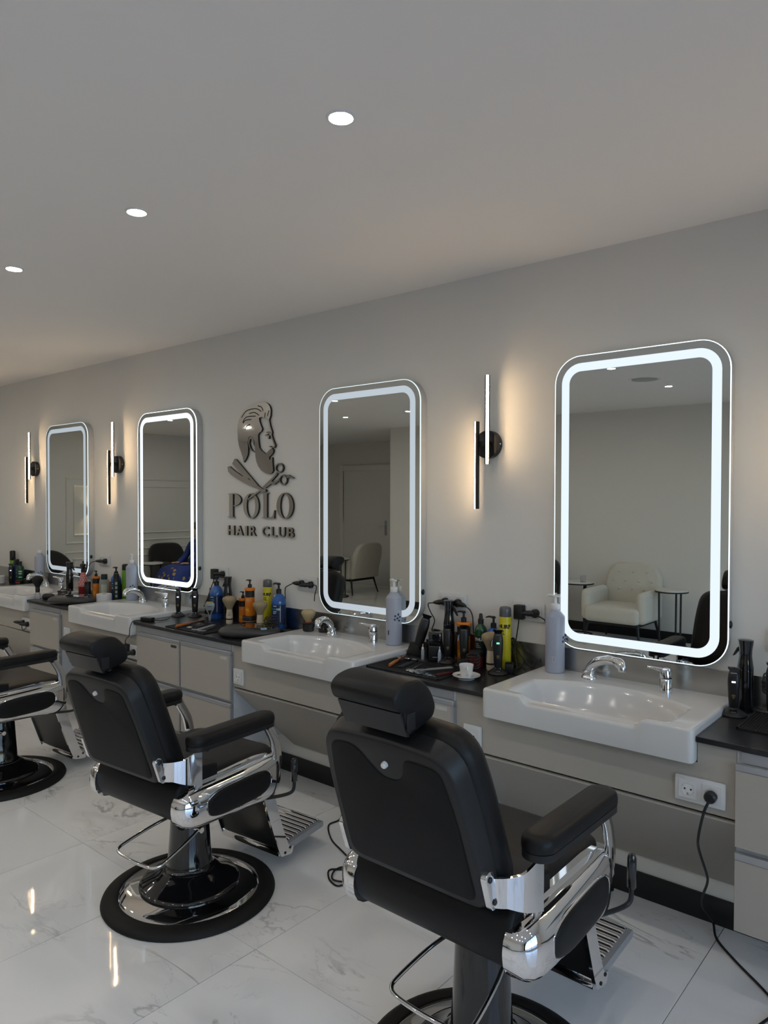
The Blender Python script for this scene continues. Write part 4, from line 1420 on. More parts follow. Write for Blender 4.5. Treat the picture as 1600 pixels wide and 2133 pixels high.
M_HM = mat('charcoal_plastic', (0.035, 0.034, 0.034), 0.42)
M_REDB = mat('red_band', (0.42, 0.02, 0.02), 0.4)


def pump(parent, z, m=M_BLACK, s=1.0, ang=0.0, spout=0.038):
    """dispenser pump standing at height z; the spout points along angle ang (0 = +x)"""
    p = MB().lathe([(0, 0), (0.0135 * s, 0), (0.0135 * s, 0.020 * s), (0.011 * s, 0.022 * s), (0.0055 * s, 0.024 * s), (0.0050 * s, 0.044 * s), (0, 0.044 * s)], 18, cap=False, c=(0, 0, z))
    o = p.build('pump', m, parent)
    h = MB()
    h.lathe([(0, 0), (0.010 * s, 0), (0.0105 * s, 0.006 * s), (0.006 * s, 0.010 * s), (0, 0.0105 * s)], 16, cap=False, c=(0, 0, z + 0.043 * s))
    c, q = math.cos(ang), math.sin(ang)
    h.tube([(0, 0, z + 0.048 * s), (spout * 0.6 * c * s, spout * 0.6 * q * s, z + 0.049 * s), (spout * c * s, spout * q * s, z + 0.044 * s)], 0.004 * s, 10, radii=[0.0055 * s, 0.0045 * s, 0.003 * s])
    h.build('pump_head', m, o)
    return o


CAMXY = Vector((0.0, -2.8174))


def face(x, y):
    """angle (0 = -y, positive toward +x) from a spot on the counter toward the middle of the room's right side"""
    d = CAMXY - Vector((x, y))
    return math.atan2(d.x, -d.y)


def bottle(name, label, cat, x, y, z, prof, m, group=None, n=32):
    b = thing(name, label, cat, (x, y, z), group=group)
    MB().lathe(prof, n, cap=False).build('body', m, b)
    return b


# large lavender pump bottles on the basins
def big_pump(x, y, label, dots):
    b = bottle('pump_bottle', label, 'bottle', x, y, ZS, [(0, 0), (0.036, 0), (0.0395, 0.004), (0.040, 0.228), (0.038, 0.234), (0.022, 0.252), (0.0165, 0.258), (0.0165, 0.262)], M_LAV, 'lavender pump bottles')
    MB().lathe([(0.017, 0.258), (0.0185, 0.260), (0.0185, 0.280), (0.017, 0.282), (0.008, 0.283), (0.0068, 0.284), (0.0064, 0.312), (0, 0.312)], 22, cap=False).build('collar', M_WHITEPL, b)
    hd = MB()
    hd.prism(superell(0.022, 0.010, 20, 2.2), 0.311, 0.318, 'xy', bevel=0.001)
    hd.tube([(0.010, 0, 0.316), (0.028, 0, 0.316), (0.036, 0, 0.311)], 0.005, 10, radii=[0.008, 0.006, 0.004])
    hd.xf(Matrix.Rotation(dots[2], 4, 'Z'))
    hd.build('pump_head', M_WHITEPL, b)
    fa = dots[0]
    for i, (dx, dz) in enumerate(((0.004, 0.020), (-0.012, 0.013), (0.014, 0.008), (-0.001, 0.002), (0.009, -0.010), (-0.014, -0.004))):
        a = fa + dx / 0.04
        mm = Matrix.Rotation(a, 4, 'Z') @ Matrix.Translation((0, -0.0403, dots[1] + dz)) @ Matrix.Rotation(0.5 * i, 4, 'Y')
        MB().prism(superell(0.0042, 0.0054, 14, 2.2), -0.0004, 0.0001, 'xz', m=mm).build('dot', M_NAVYDOT, b)
    return b, fa


b, fa = big_pump(-1.399, -0.065, 'lavender pump bottle on the nearest basin', (face(-1.399, -0.065) + 1.25, 0.135, PI))
for i in range(15):
    patch_on_cyl(0.040, 0.165 - i * 0.0065, 0.1656 - i * 0.0065, face(-1.4, -0.07) - 1.0, face(-1.4, -0.07) + 0.05 + 0.1 * math.sin(i * 2.3), 8).build('print_line', mat('faint_print', (0.30, 0.32, 0.42), 0.5), b)
patch_on_cyl(0.040, 0.048, 0.070, face(-1.4, -0.07) - 0.22, face(-1.4, -0.07) + 0.02, 5).build('barcode_patch', M_WHITEPL, b)
for i in range(6):
    patch_on_cyl(0.040, 0.050 + i * 0.0033, 0.0517 + i * 0.0033, face(-1.4, -0.07) - 0.19, face(-1.4, -0.07) - 0.01, 3, off=0.0007).build('barcode_bar', M_PRINTK, b)
b, fa = big_pump(-2.262, -0.065, 'lavender pump bottle with navy dots on the basin right of the logo', (face(-2.262, -0.065) + 0.45, 0.132, PI * 0.9))
patch_on_cyl(0.040, 0.052, 0.074, fa - 1.25, fa - 1.10, 4).build('barcode_patch', M_PRINTK, b)
print_bars(b, 0.040, fa + 0.05, (0.165,), (0.35,), M_PRINTW, 0.003)
big_pump(-4.642, -0.065, 'lavender pump bottle with navy dots on the basin left of the logo', (face(-4.642, -0.065) + 0.05, 0.085, PI * 0.9))
big_pump(-6.048, -0.065, 'lavender pump bottle with navy dots on the leftmost basin', (face(-6.048, -0.065) + 0.05, 0.085, PI * 0.95))


# continuous-mist spray bottles
def mist_bottle(x, y, label, h=0.262, trig=0.0):
    b = thing('mist_bottle', label, 'spray bottle', (x, y, ZC), rz=trig, group='glossy black mist bottles')
    k = h / 0.262
    MB().lathe([(0, 0), (0.0255, 0), (0.0265, 0.004 * k), (0.0265, 0.150 * k), (0.0260, 0.153 * k)], 28, cap=False).build('body', M_GLOSSBLACK, b)
    MB().lathe([(0.0262, 0.1535 * k), (0.0265, 0.158 * k), (0.0225, 0.185 * k), (0.0205, 0.205 * k), (0.0215, 0.228 * k), (0.0255, 0.258 * k), (0.0255, 0.261 * k), (0.018, 0.2635 * k), (0, 0.264 * k)], 28, cap=False).build('spray_top', M_GLOSSBLACK, b)
    MB().prism([(0.020, 0.236 * k), (0.030, 0.228 * k), (0.046, 0.196 * k), (0.042, 0.197 * k), (0.024, 0.220 * k)], -0.006, 0.006, 'xz', bevel=0.0008).build('trigger', M_BLACK, b)
    return b


mist_bottle(-0.672, -0.062, 'glossy black mist bottle at the right edge beside the nearest basin', 0.250, PI * 0.9)
mist_bottle(-1.940, -0.055, 'glossy black mist bottle below the socket above the cup', 0.270, 0.1)
mist_bottle(-3.592, -0.045, 'glossy black mist bottle beside the blue bottle under the logo', 0.262, PI)
mist_bottle(-5.442, -0.115, 'glossy black mist bottle between the two leftmost basins', 0.246, 0.4)


# clippers and trimmers
def shield(parent, y, z, s, tilt=0.0):
    sh = [(-0.8, 1.0), (-0.45, 1.08), (0, 1.12), (0.45, 1.08), (0.8, 1.0), (0.78, 0.3), (0.55, -0.5), (0, -1.1), (-0.55, -0.5), (-0.78, 0.3)]
    mm = Matrix.Translation((0, y, z))
    b = MB().prism([(a * s, c * s) for a, c in sh], -0.0008, 0.0004, 'xz', m=mm).build('badge', M_GOLD, parent)
    MB().prism([(a * s * 0.84, c * s * 0.84) for a, c in sh], -0.0011, -0.0006, 'xz', m=mm).build('badge_field', M_PRINTK, b)
    MB().prism([(a * s * 0.22 , c * s * 0.26 - 0.1 * s) for a, c in superell(1, 1, 10, 2)], -0.0014, -0.0009, 'xz', m=mm).build('badge_mark', M_GOLD, b)
    MB().box(-0.55 * s, 0.55 * s, -0.0014, -0.0009, 0.42 * s, 0.62 * s, m=mm).build('badge_band', M_GOLD, b)


def clipper(x, y, z, rz, label, h=0.150, wide=1.0, led=None, rot=None, badge=True, lever=False, m=M_BLACK):
    c = thing('hair_clipper', label, 'hair clipper', (x, y, z), rz, group='black hair clippers', rot=rot)
    secs = [(0.0, 0.013, 0.013), (0.006, 0.0165, 0.016), (0.04, 0.019, 0.018), (0.075, 0.0205, 0.0195), (0.105, 0.0215, 0.0195), (0.125, 0.0195, 0.0165), (0.136, 0.0165, 0.0125), (0.140, 0.0145, 0.010)]
    k = h / 0.150
    mb = MB()
    mb.loft([[(px, py, zz * k) for px, py in superell(w * wide, d, 24, 3.0)] for zz, w, d in secs])
    body = mb.build('body', m, c, ang=60)
    # tapered blade block and toothed T-blade
    hd = MB()
    hd.prism([(-0.012 * wide, 0.138 * k), (0.012 * wide, 0.138 * k), (0.0205 * wide, 0.150 * k), (0.0205 * wide, 0.153 * k), (-0.0205 * wide, 0.153 * k), (-0.0205 * wide, 0.150 * k)], -0.013, 0.003, 'xz')
    head = hd.build('blade', M_GLOSSBLACK, c)
    for i in range(9):
        tx = (-0.018 + 0.0045 * i) * wide
        MB().box(tx - 0.0012, tx + 0.0012, -0.0142, -0.0125, 0.1512 * k, 0.1529 * k).build('tooth', M_GLOSSBLACK, head)
    MB().box(-0.0105 * wide, 0.0105 * wide, -0.0165, -0.012, 0.132 * k, 0.134 * k).build('blade_edge', M_SILVER, head)
    if badge:
        shield(body, -0.0186, 0.044 * k, 0.0068)
    if led:
        MB().box(-0.0062, 0.0062, -0.0203, -0.0190, 0.097 * k, 0.1035 * k).build('display', led, body)
    if lever:
        MB().tube([(-0.021 * wide, -0.004, 0.112 * k), (-0.026 * wide, -0.008, 0.104 * k), (-0.028 * wide, -0.012, 0.085 * k)], 0.0035, 8).build('taper_lever', M_GLOSSBLACK, c)
    return c


def dock(x, y, rz, label, r=0.041):
    d = thing('charging_dock', label, 'charging dock', (x, y, ZC), rz, group='charging docks')
    MB().lathe([(0, 0), (r, 0), (r + 0.002, 0.003), (r, 0.008), (r * 0.82, 0.013), (r * 0.5, 0.022), (0.016, 0.026), (0, 0.026)], 36, cap=False).build('base', M_BLACK, d)
    MB().prism([(-0.013, 0.012), (0.013, 0.012), (0.010, 0.032), (-0.010, 0.032)], -0.030, -0.0185, 'xz', bevel=0.001).build('cradle', M_GLOSSBLACK, d)
    MB().box(-0.009, 0.009, -0.0312, -0.030, 0.016, 0.018).build('cradle_line', M_SILVER, d)
    return d


def docked(x, y, label, dlabel, h=0.15, wide=1.0, led=None, turn=0.0, lever=False, r=0.041):
    a = face(x, y) + turn
    dock(x, y, a, dlabel, r)
    clipper(x, y, ZC + 0.0265, a, label, h, wide, led, lever=lever)


docked(-0.690, -0.140, 'black trimmer with gold badge in front of the mist bottle at the right edge', 'round black dock under the trimmer at the right edge', 0.136, 0.9, M_LED)
docked(-1.898, -0.125, 'slim black trimmer with gold badge right of the glossy square shaver', 'round black dock under the slim trimmer near the cup', 0.140, 0.82)
docked(-1.809, -0.125, 'wider black clipper with gold badge left of the green bottle', 'round black dock under the clipper left of the green bottle', 0.150, 1.0, lever=True)
docked(-1.615, -0.158, 'black clipper with a green lit display in front of the yellow can by the cup', 'round black dock under the clipper with the green display', 0.158, 1.0, M_GREENLED, lever=True)
docked(-3.919, -0.175, 'slim black trimmer standing at the left end of the counter under the logo', 'round black dock under the slim trimmer left of the logo', 0.145, 0.8, M_LED, turn=-0.15)
docked(-3.829, -0.115, 'wider black clipper standing right of the slim trimmer under the logo', 'round black dock under the wider clipper left of the logo', 0.150, 1.0, M_LED, lever=True, turn=-0.1)
# leaning clippers
clipper(-2.105, -0.085, ZC + 0.018, 0, 'large clipper leaning in its holder against the wall right of the second basin', 0.175, 1.15, None, rot=(math.radians(-4), math.radians(16), 0.6), badge=False)
clipper(-3.795, -0.050, ZC + 0.014, 0, 'clipper leaning behind the wider clipper under the logo', 0.160, 1.0, None, rot=(0, math.radians(14), 0.7), badge=False)
clipper(-0.578, -0.100, ZC + 0.022, 0, 'black clipper cut off by the right edge on a ridged tray', 0.165, 1.0, None, rot=(0, 0, 0.3))
clipper(-6.515, -0.100, ZC + 0.002, 0, 'black clipper with gold trim at the left edge', 0.165, 0.9, M_LED, rot=(0, 0, 1.0))
# holder for the leaning clipper, with comb guards
h = thing('clipper_holder', 'black wedge holder with comb guards beside the second basin', 'holder', (-2.105, -0.085, ZC))
MB().prism([(-0.045, 0), (0.045, 0), (0.030, 0.045), (-0.020, 0.060), (-0.040, 0.016)], -0.026, 0.026, 'xz', bevel=0.003).build('wedge', M_BLACK, h)
for i in range(3):
    g = MB().box(0.040 + i * 0.006, 0.075 + i * 0.006, -0.02 + i * 0.012, -0.016 + i * 0.012, 0.0, 0.045 + i * 0.012).build('comb_guard', M_BLACK, h)
    for k in range(8):
        MB().box(0.041 + i * 0.006 + k * 0.0042, 0.0435 + i * 0.006 + k * 0.0042, -0.02 + i * 0.012, -0.016 + i * 0.012, 0.045 + i * 0.012, 0.056 + i * 0.012).build('tooth', M_BLACK, g)

# square shaver and oil bottles
s = thing('foil_shaver', 'glossy black square foil shaver standing on the counter near the cup', 'shaver', (-1.964, -0.130, ZC), face(-1.964, -0.13))
MB().box(-0.030, 0.030, -0.022, 0.022, 0.0, 0.072, r=0.007, seg=3).build('body', M_BLACK, s)
MB().box(-0.0308, 0.0308, -0.0228, 0.0228, 0.073, 0.130, r=0.007, seg=3).build('cover', M_GLOSSBLACK, s)
MB().box(-0.012, 0.012, -0.0232, -0.022, 0.018, 0.021).build('print_line', M_GREYPL, s)
for x, y, lab in ((-2.020, -0.150, 'small clear oil bottle left of the square shaver'), (-1.925, -0.150, 'small white oil bottle right of the square shaver')):
    o = bottle('oil_bottle', lab, 'bottle', x, y, ZC, [(0, 0), (0.0075, 0), (0.008, 0.002), (0.008, 0.044), (0.004, 0.050)], M_GREYPL if x < -2 else M_LAV, 'oil bottles')
    MB().lathe([(0.0055, 0.047), (0.0055, 0.056), (0.002, 0.058), (0.0012, 0.072), (0, 0.072)], 14, cap=False).build('nozzle', M_WHITEPL, o)


# orange pump bottles
def orange_pump(x, y, z, label, s=1.0, dark=True, pa=0.0):
    b = thing('orange_pump_bottle', label, 'bottle', (x, y, z), group='orange pump bottles')
    a = face(x, y)
    MB().lathe([(0, 0), (0.027 * s, 0), (0.0305 * s, 0.008 * s), (0.0305 * s, 0.118 * s)], 32, cap=False).build('body', M_ORANGE, b)
    MB().lathe([(0.0298 * s, 0.118 * s), (0.0298 * s, 0.160 * s)], 32, cap=False).build('dark_band', M_PRINTK, b)
    MB().lathe([(0.030 * s, 0.160 * s), (0.0335 * s, 0.161 * s), (0.0335 * s, 0.174 * s), (0.029 * s, 0.178 * s), (0, 0.178 * s)], 32, cap=False).build('cap', M_ORANGE, b)
    pump(b, 0.178 * s, M_BLACK, 0.95 * s, pa)
    print_bars(b, 0.0305 * s, a - 0.75, (0.106 * s, 0.100 * s, 0.094 * s), (0.55, 0.75, 0.95), mat('pink_print', (0.55, 0.36, 0.30), 0.5), 0.003 * s)
    print_on_cyl(b, 'print_mark', 'a', 0.055 * s, 0.0305 * s, 0.045 * s, a - 0.55, M_AMBER, bold=0.002)
    return b


orange_pump(-1.862, -0.050, ZC, 'orange pump bottle behind the clippers near the cup', 1.0, pa=PI)
orange_pump(-3.450, -0.042, ZC, 'smaller orange pump bottle behind the large one under the logo', 0.80, pa=PI)
orange_pump(-3.330, -0.088, ZC + 0.0565, 'large orange pump bottle standing on a black jar under the logo', 0.92, pa=PI)
orange_pump(-5.158, -0.052, ZC, 'orange pump bottle with black band between the two leftmost basins', 0.86, pa=PI)

j = thing('wax_jar', 'wide black jar with an orange line carrying the large orange bottle', 'jar', (-3.330, -0.088, ZC))
MB().lathe([(0, 0), (0.040, 0), (0.042, 0.003), (0.042, 0.026)], 32, cap=False).build('body', M_PRINTK, j)
MB().lathe([(0.0423, 0.026), (0.0423, 0.030)], 32, cap=False).build('orange_line', M_ORANGE, j)
MB().lathe([(0.042, 0.030), (0.0435, 0.031), (0.0435, 0.054), (0.042, 0.056), (0, 0.056)], 32, cap=False).build('lid', M_BLACK, j)
a = face(-3.33, -0.088)
patch_on_cyl(0.042, 0.008, 0.020, a - 0.6, a + 0.5).build('label_patch', mat('grey_blue_label', (0.12, 0.16, 0.19), 0.5), j)


# spray cans
def spray_can(x, y, label, m, capm, h=0.262, r=0.0262, text=None, ang=0.0, dots=False, cap_h=0.044):
    b = thing('spray_can', label, 'spray can', (x, y, ZC), group='tall spray cans')
    hb = h - cap_h
    MB().lathe([(0, 0.002), (r * 0.93, 0), (r, 0.003), (r, hb - 0.003), (r * 0.94, hb)], 32, cap=False).build('body', m, b)
    MB().lathe([(r * 0.97, hb), (r * 0.99, hb + 0.001), (r * 0.98, h - 0.012), (r * 0.85, h - 0.003), (r * 0.4, h), (0, h)], 28, cap=False).build('cap', capm, b)
    a = face(x, y) + ang
    if text:
        print_on_cyl(b, 'brand_print', text, 0.023, r, hb - 0.042, a, M_PRINTK, bold=0.0012)
        print_bars(b, r, a - 0.45, (hb - 0.062, hb - 0.070, hb - 0.076), (0.75, 0.70, 0.85), M_PRINTK, 0.0032)
    if dots:
        for i in range(5):
            for k in range(20):
                aa = a + 0.15 + i * 0.22
                zz = hb - 0.080 - k * 0.0075 if i < 2 or k > 0 else hb - 0.08
                if zz < 0.006:
                    continue
                mm = Matrix.Rotation(aa, 4, 'Z') @ Matrix.Translation((0, -r - 0.0002, zz))
                MB().box(-0.0009, 0.0009, -0.0002, 0.0002, -0.0009, 0.0009, m=mm).build('dot', M_OLIVE, b)
        for i in range(7):
            aa = a - 0.75 + i * 0.25
            patch_on_cyl(r, hb - 0.026, hb - 0.004, aa, aa + 0.035, 1).build('stripe', M_OLIVE, b)
    return b


spray_can(-1.640, -0.058, 'tall yellow spray can with a smoked cap beside the nearest adapter', M_YELLOW, M_SMOKE, 0.272, 0.0262, 'THURP', -0.45, True)
spray_can(-3.230, -0.040, 'tall yellow spray can with a smoked cap under the logo', M_YELLOW, M_SMOKE, 0.272, 0.0262, 'THURP', -0.55, True)
spray_can(-4.776, -0.036, 'lime green spray can with black cap hidden behind the pump bottle left of the logo', M_LIME, M_BLACK, 0.268, 0.024)
spray_can(-6.619, -0.042, 'lime green spray can with black cap at the left edge', M_LIME, M_BLACK, 0.276, 0.024, cap_h=0.085)


# blue pump bottles
def blue_pump(x, y, label, s=1.0, pa=PI, text='SHAVE GEL', ta=-0.45):
    b = thing('blue_pump_bottle', label, 'bottle', (x, y, ZC), group='blue pump bottles')
    r = 0.040 * s
    MB().lathe([(0, 0.001), (r * 0.9, 0), (r, 0.008 * s), (r, 0.148 * s), (r * 0.96, 0.160 * s), (r * 0.82, 0.178 * s), (r * 0.56, 0.192 * s), (0.014 * s, 0.197 * s), (0.0125 * s, 0.2 * s)], 36, cap=False).build('body', M_BLUE, b)
    a = face(x, y)
    patch_on_cyl(r, 0.030 * s, 0.140 * s, a - 1.3, a + 1.1, 20).build('label_patch', M_BLUEL, b)
    pump(b, 0.198 * s, M_BLACK, 1.12 * s, pa, 0.040)
    if text:
        print_bars(b, r + 0.0004, a + ta - 0.42, (0.130 * s, 0.100 * s, 0.091 * s), (0.55, 0.55, 0.45), M_PRINTW, 0.0042 * s)
        patch_on_cyl(r, 0.045 * s, 0.135 * s, a + ta + 0.62, a + ta + 0.68, 2, off=0.0008).build('label_line', M_PRINTW, b)
        if text == 'SHAVE GEL':
            print_on_cyl(b, 'print_word', 'SHAVE', 0.014 * s, r + 0.0006, 0.115 * s, a + ta - 0.16, M_TEAL, bold=0.0005)
            print_on_cyl(b, 'print_word', 'GEL', 0.014 * s, r + 0.0006, 0.115 * s, a + ta + 0.40, M_PRINTW, bold=0.0005)
        else:
            print_on_cyl(b, 'print_word', text, 0.014 * s, r + 0.0006, 0.115 * s, a + ta, M_TEAL, bold=0.0005)
    return b


blue_pump(-3.680, -0.062, 'blue pump bottle behind the silver foil head left of the logo', 1.02, PI * 0.15, 'GEL', -0.6)
blue_pump(-3.108, -0.062, 'blue shave gel pump bottle right of the yellow can under the logo', 1.02)
blue_pump(-1.704, -0.050, 'blue pump bottle half hidden by the yellow can near the cup', 0.86)
blue_pump(-4.874, -0.052, 'blue pump bottle above the tissue roll left of the middle basin', 0.94)

# green spray bottle, red jar
g = bottle('green_spray_bottle', 'dark green spray bottle beside the red jar near the cup', 'bottle', -1.773, -0.046, ZC,
           [(0, 0), (0.026, 0), (0.028, 0.005), (0.028, 0.150), (0.024, 0.164), (0.012, 0.178), (0.011, 0.182)], M_GREEN)
MB().lathe([(0.013, 0.180), (0.0135, 0.200), (0.009, 0.203), (0.008, 0.222), (0.005, 0.226), (0, 0.226)], 18, cap=False).build('spray_top', M_BLACK, g)
a = face(-1.773, -0.046)
patch_on_cyl(0.028, 0.018, 0.128, a - 1.2, a + 1.2, 18).build('label_patch', mat('deep_green_label', (0.008, 0.022, 0.016), 0.5), g)
print_on_cyl(g, 'brand_print', 'THURP', 0.0175, 0.0286, 0.112, a - 0.05, M_PRINTW, bold=0.0008)
print_bars(g, 0.0286, a - 0.80, (0.092, 0.084, 0.076), (0.45, 0.6, 0.8), M_GREYPL, 0.004)
rj = bottle('red_jar', 'dark red round jar beside the green spray bottle', 'jar', -1.748, -0.122, ZC, [(0, 0), (0.028, 0), (0.030, 0.003), (0.030, 0.050)], M_RED)
MB().lathe([(0.0305, 0.050), (0.031, 0.052), (0.031, 0.070), (0.029, 0.072), (0, 0.072)], 28, cap=False).build('lid', M_PRINTK, rj)


# shaving brushes
def brush(x, y, z, label, s=1.0, handle=True, hair=M_BRISTLE, logo=False):
    b = thing('shaving_brush', label, 'brush', (x, y, z), group='shaving brushes')
    z0 = 0.0
    if handle:
        MB().lathe([(0, 0), (0.0185 * s, 0), (0.020 * s, 0.006 * s), (0.0205 * s, 0.024 * s)], 24, cap=False).build('handle_foot', M_WOODL, b)
        MB().lathe([(0.0208 * s, 0.024 * s), (0.0206 * s, 0.032 * s)], 24, cap=False).build('dark_ring', M_PRINTK, b)
        MB().lathe([(0.0204 * s, 0.032 * s), (0.0195 * s, 0.055 * s), (0.0170 * s, 0.080 * s), (0.0168 * s, 0.084 * s), (0, 0.084 * s)], 24, cap=False).build('handle', M_WOODL, b)
        if logo:
            fa_ = face(x, y) - 0.1
            sq = [(-0.004, 0.066), (0.002, 0.071), (0.006, 0.066), (0.001, 0.060), (-0.004, 0.055), (0.001, 0.049), (0.006, 0.051), (0.002, 0.057), (-0.005, 0.050)]
            MB().tube(catmull([(math.sin(fa_ + u / 0.0195) * 0.0197 * s, -math.cos(fa_ + u / 0.0195) * 0.0197 * s, q * s) for u, q in sq], 4), 0.0009, 6).build('print_mark', M_PRINTK, b)
        z0 = 0.083 * s
    prof = [(0.0, 0), (0.0150, 0.0), (0.0190, 0.012), (0.0290, 0.032), (0.0385, 0.050), (0.0410, 0.060), (0.0375, 0.070), (0.022, 0.078), (0, 0.080)]
    mb = MB()
    n = 48
    rings = []
    for r, q in prof:
        rings.append([((r * s) * (1 + (0.035 if i % 2 else -0.03)) * math.cos(2 * PI * i / n), (r * s) * (1 + (0.035 if i % 2 else -0.03)) * math.sin(2 * PI * i / n), z0 + q * s) for i in range(n)])
    mb.loft(rings)
    mb.build('bristles', hair, b, ang=70)
    return b


brush(-3.466, -0.130, ZC, 'shaving brush with a marked cream handle left of the orange bottles', 1.0, logo=True)
brush(-3.184, -0.135, ZC, 'shaving brush with a plain cream handle in front of the yellow can', 0.98)
brush(-1.674, -0.118, ZC, 'shaving brush hidden behind the clipper with the green display', 1.0)
bs = brush(-2.838, -0.090, ZS + 0.044, 'pale bristle brush with a red band set in a black cup on the second basin', 0.92, handle=False, hair=M_BRISTLEW)
MB().lathe([(0.013, -0.014), (0.0165, -0.012), (0.0165, 0.006), (0.013, 0.008)], 22, cap=False).build('red_band', M_REDB, bs)
cp = thing('brush_cup', 'black octagonal cup holding the red banded brush', 'cup', (-2.838, -0.090, ZS))
MB().lathe([(0, 0), (0.027, 0), (0.030, 0.004), (0.031, 0.040), (0.036, 0.044), (0.036, 0.047), (0.015, 0.047), (0.015, 0.030), (0, 0.030)], 8, cap=False).build('cup_body', M_BLACK, cp, ang=20)
for s_ in (-1, 1):
    MB().tube([(s_ * 0.031, 0, 0.044), (s_ * 0.030, 0, 0.06), (s_ * 0.024, 0, 0.075)], 0.0022, 8).build('prong', M_BLACK, cp)
dk = thing('small_cup', 'small empty black cup behind the spout of the second basin', 'cup', (-2.756, -0.060, ZS))
MB().lathe([(0, 0), (0.024, 0), (0.026, 0.004), (0.024, 0.044), (0.021, 0.044), (0.022, 0.010), (0, 0.010)], 24, cap=False).build('cup_body', M_GLOSSBLACK, dk)
MB().box(-0.006, 0.006, -0.0265, -0.0245, 0.024, 0.026).build('print_line', M_GREYPL, dk)

# silver foil head tool
ft = thing('neck_shaver', 'silver T-shaped tool with gold comb edge leaning before the blue bottle', 'shaver', (-3.643, -0.140, ZC), face(-3.643, -0.14) - 0.05)
out_ = [(-0.029, 0.085), (-0.029, 0.100), (-0.024, 0.106), (0.024, 0.106), (0.029, 0.100), (0.029, 0.085), (0.024, 0.066), (0.012, 0.046), (0.008, 0.030), (0.0065, 0.0), (-0.0065, 0.0), (-0.008, 0.030), (-0.012, 0.046), (-0.024, 0.066)]
MB().prism(out_, -0.008, 0.008, 'xz', bevel=0.002).build('body', M_GREYM, ft)
MB().prism([(-0.011, 0.062), (0.011, 0.062), (0.002, 0.034), (-0.002, 0.034)], -0.0085, 0.0085, 'xz').build('cutout', M_DARK, ft)
MB().box(-0.021, 0.021, -0.006, 0.006, 0.106, 0.114).build('comb_edge', mat('gold_comb', (0.50, 0.37, 0.16), 0.35, metal=0.7), ft)
MB().box(-0.014, 0.014, -0.0086, -0.008, 0.084, 0.087).build('print_line', M_PRINTK, ft)


# ridged mats with small tools
def tool_mat(x0, x1, y0, y1, label, n):
    t = thing('tool_mat', label, 'mat', ((x0 + x1) / 2, (y0 + y1) / 2, ZC))
    w, d = (x1 - x0) / 2, (y1 - y0) / 2
    MB().box(-w, w, -d, d, 0.0, 0.003, r=0.001, seg=1).build('base', M_MAT, t)
    rim = MB()
    for a, b_, c, e in ((-w, w, -d, -d + 0.006), (-w, w, d - 0.006, d), (-w, -w + 0.006, -d, d), (w - 0.006, w, -d, d)):
        rim.box(a, b_, c, e, 0.003, 0.006)
    rim.build('rim', M_MAT, t)
    rb = MB()
    k = int((2 * w - 0.02) / 0.0085)
    for i in range(k):
        xx = -w + 0.012 + i * 0.0085
        rb.box(xx, xx + 0.004, -d + 0.008, d - 0.008, 0.003, 0.005)
    r = rb.build('ridges', M_MAT, t)
    r['kind'] = 'stuff'
    return t


tool_mat(-2.125, -1.735, -0.425, -0.205, 'black ridged tool mat beside the coffee cup', 44)
tool_mat(-3.655, -3.290, -0.440, -0.215, 'black ridged tool mat under the logo', 40)
tool_mat(-0.64, -0.30, -0.30, -0.06, 'black ridged tray at the right edge', 30)
ZT = ZC + 0.0062


def wood_brush(x, y, rz, label, L_=0.20):
    b = thing('fade_brush', label, 'brush', (x, y, ZT), rz, group='orange handled brushes')
    MB().tube([(-L_ / 2, 0, 0.007), (-L_ * 0.47, 0, 0.008), (-L_ * 0.1, 0, 0.0075), (0, 0, 0.006)], 0.007, 10, radii=[0.006, 0.0075, 0.007, 0.005]).build('handle', M_WOODO, b)
    MB().prism([(-0.005, 0.0045), (L_ / 2, 0.003), (L_ / 2, -0.003), (-0.005, -0.0045)], 0.003, 0.010, 'xy').build('spine', M_WOODO, b)
    MB().box(0.005, L_ / 2 - 0.005, -0.020, -0.004, 0.0, 0.008).build('bristles', M_BRISTLEK, b)
    return b


wood_brush(-2.060, -0.285, math.radians(110), 'orange wooden brush on the mat beside the coffee cup', 0.21)
wood_brush(-3.590, -0.320, math.radians(106), 'orange wooden brush on the mat under the logo', 0.24)


def scissors(x, y, rz, label, s=1.0):
    t = thing('scissors', label, 'scissors', (x, y, ZT), rz, group='silver scissors')
    for q, mm in ((1, M_SILVER), (-1, M_SILVER)):
        m_ = Matrix.Rotation(q * 0.05, 4, 'Z') @ Matrix.Scale(s, 4)
        arm = MB().prism([(0.085, 0.0), (0.0, 0.004 * q), (-0.04, 0.003 * q), (-0.04, -0.002 * q), (0.0, -0.002 * q)], 0.001, 0.004, 'xy', m=m_).build('blade', mm, t)
        c = [(-0.053 + 0.013 * math.cos(2 * PI * i / 18), q * 0.010 + 0.010 * math.sin(2 * PI * i / 18), 0.003) for i in range(18)]
        MB().tube([m_ @ Vector(p) for p in c], 0.0018 * s, 6, closed=True).build('finger_ring', mm, arm)
    MB().lathe([(0, 0.006), (0.003, 0.0055), (0.003, 0.003)], 10, cap=False).build('pivot', M_SILVER, t)
    return t


scissors(-1.925, -0.330, math.radians(105), 'silver scissors in the middle of the mat beside the cup')
scissors(-1.880, -0.345, math.radians(80), 'second pair of silver scissors nearer the cup', 0.9)
scissors(-3.500, -0.340, math.radians(95), 'silver scissors on the mat under the logo', 0.9)


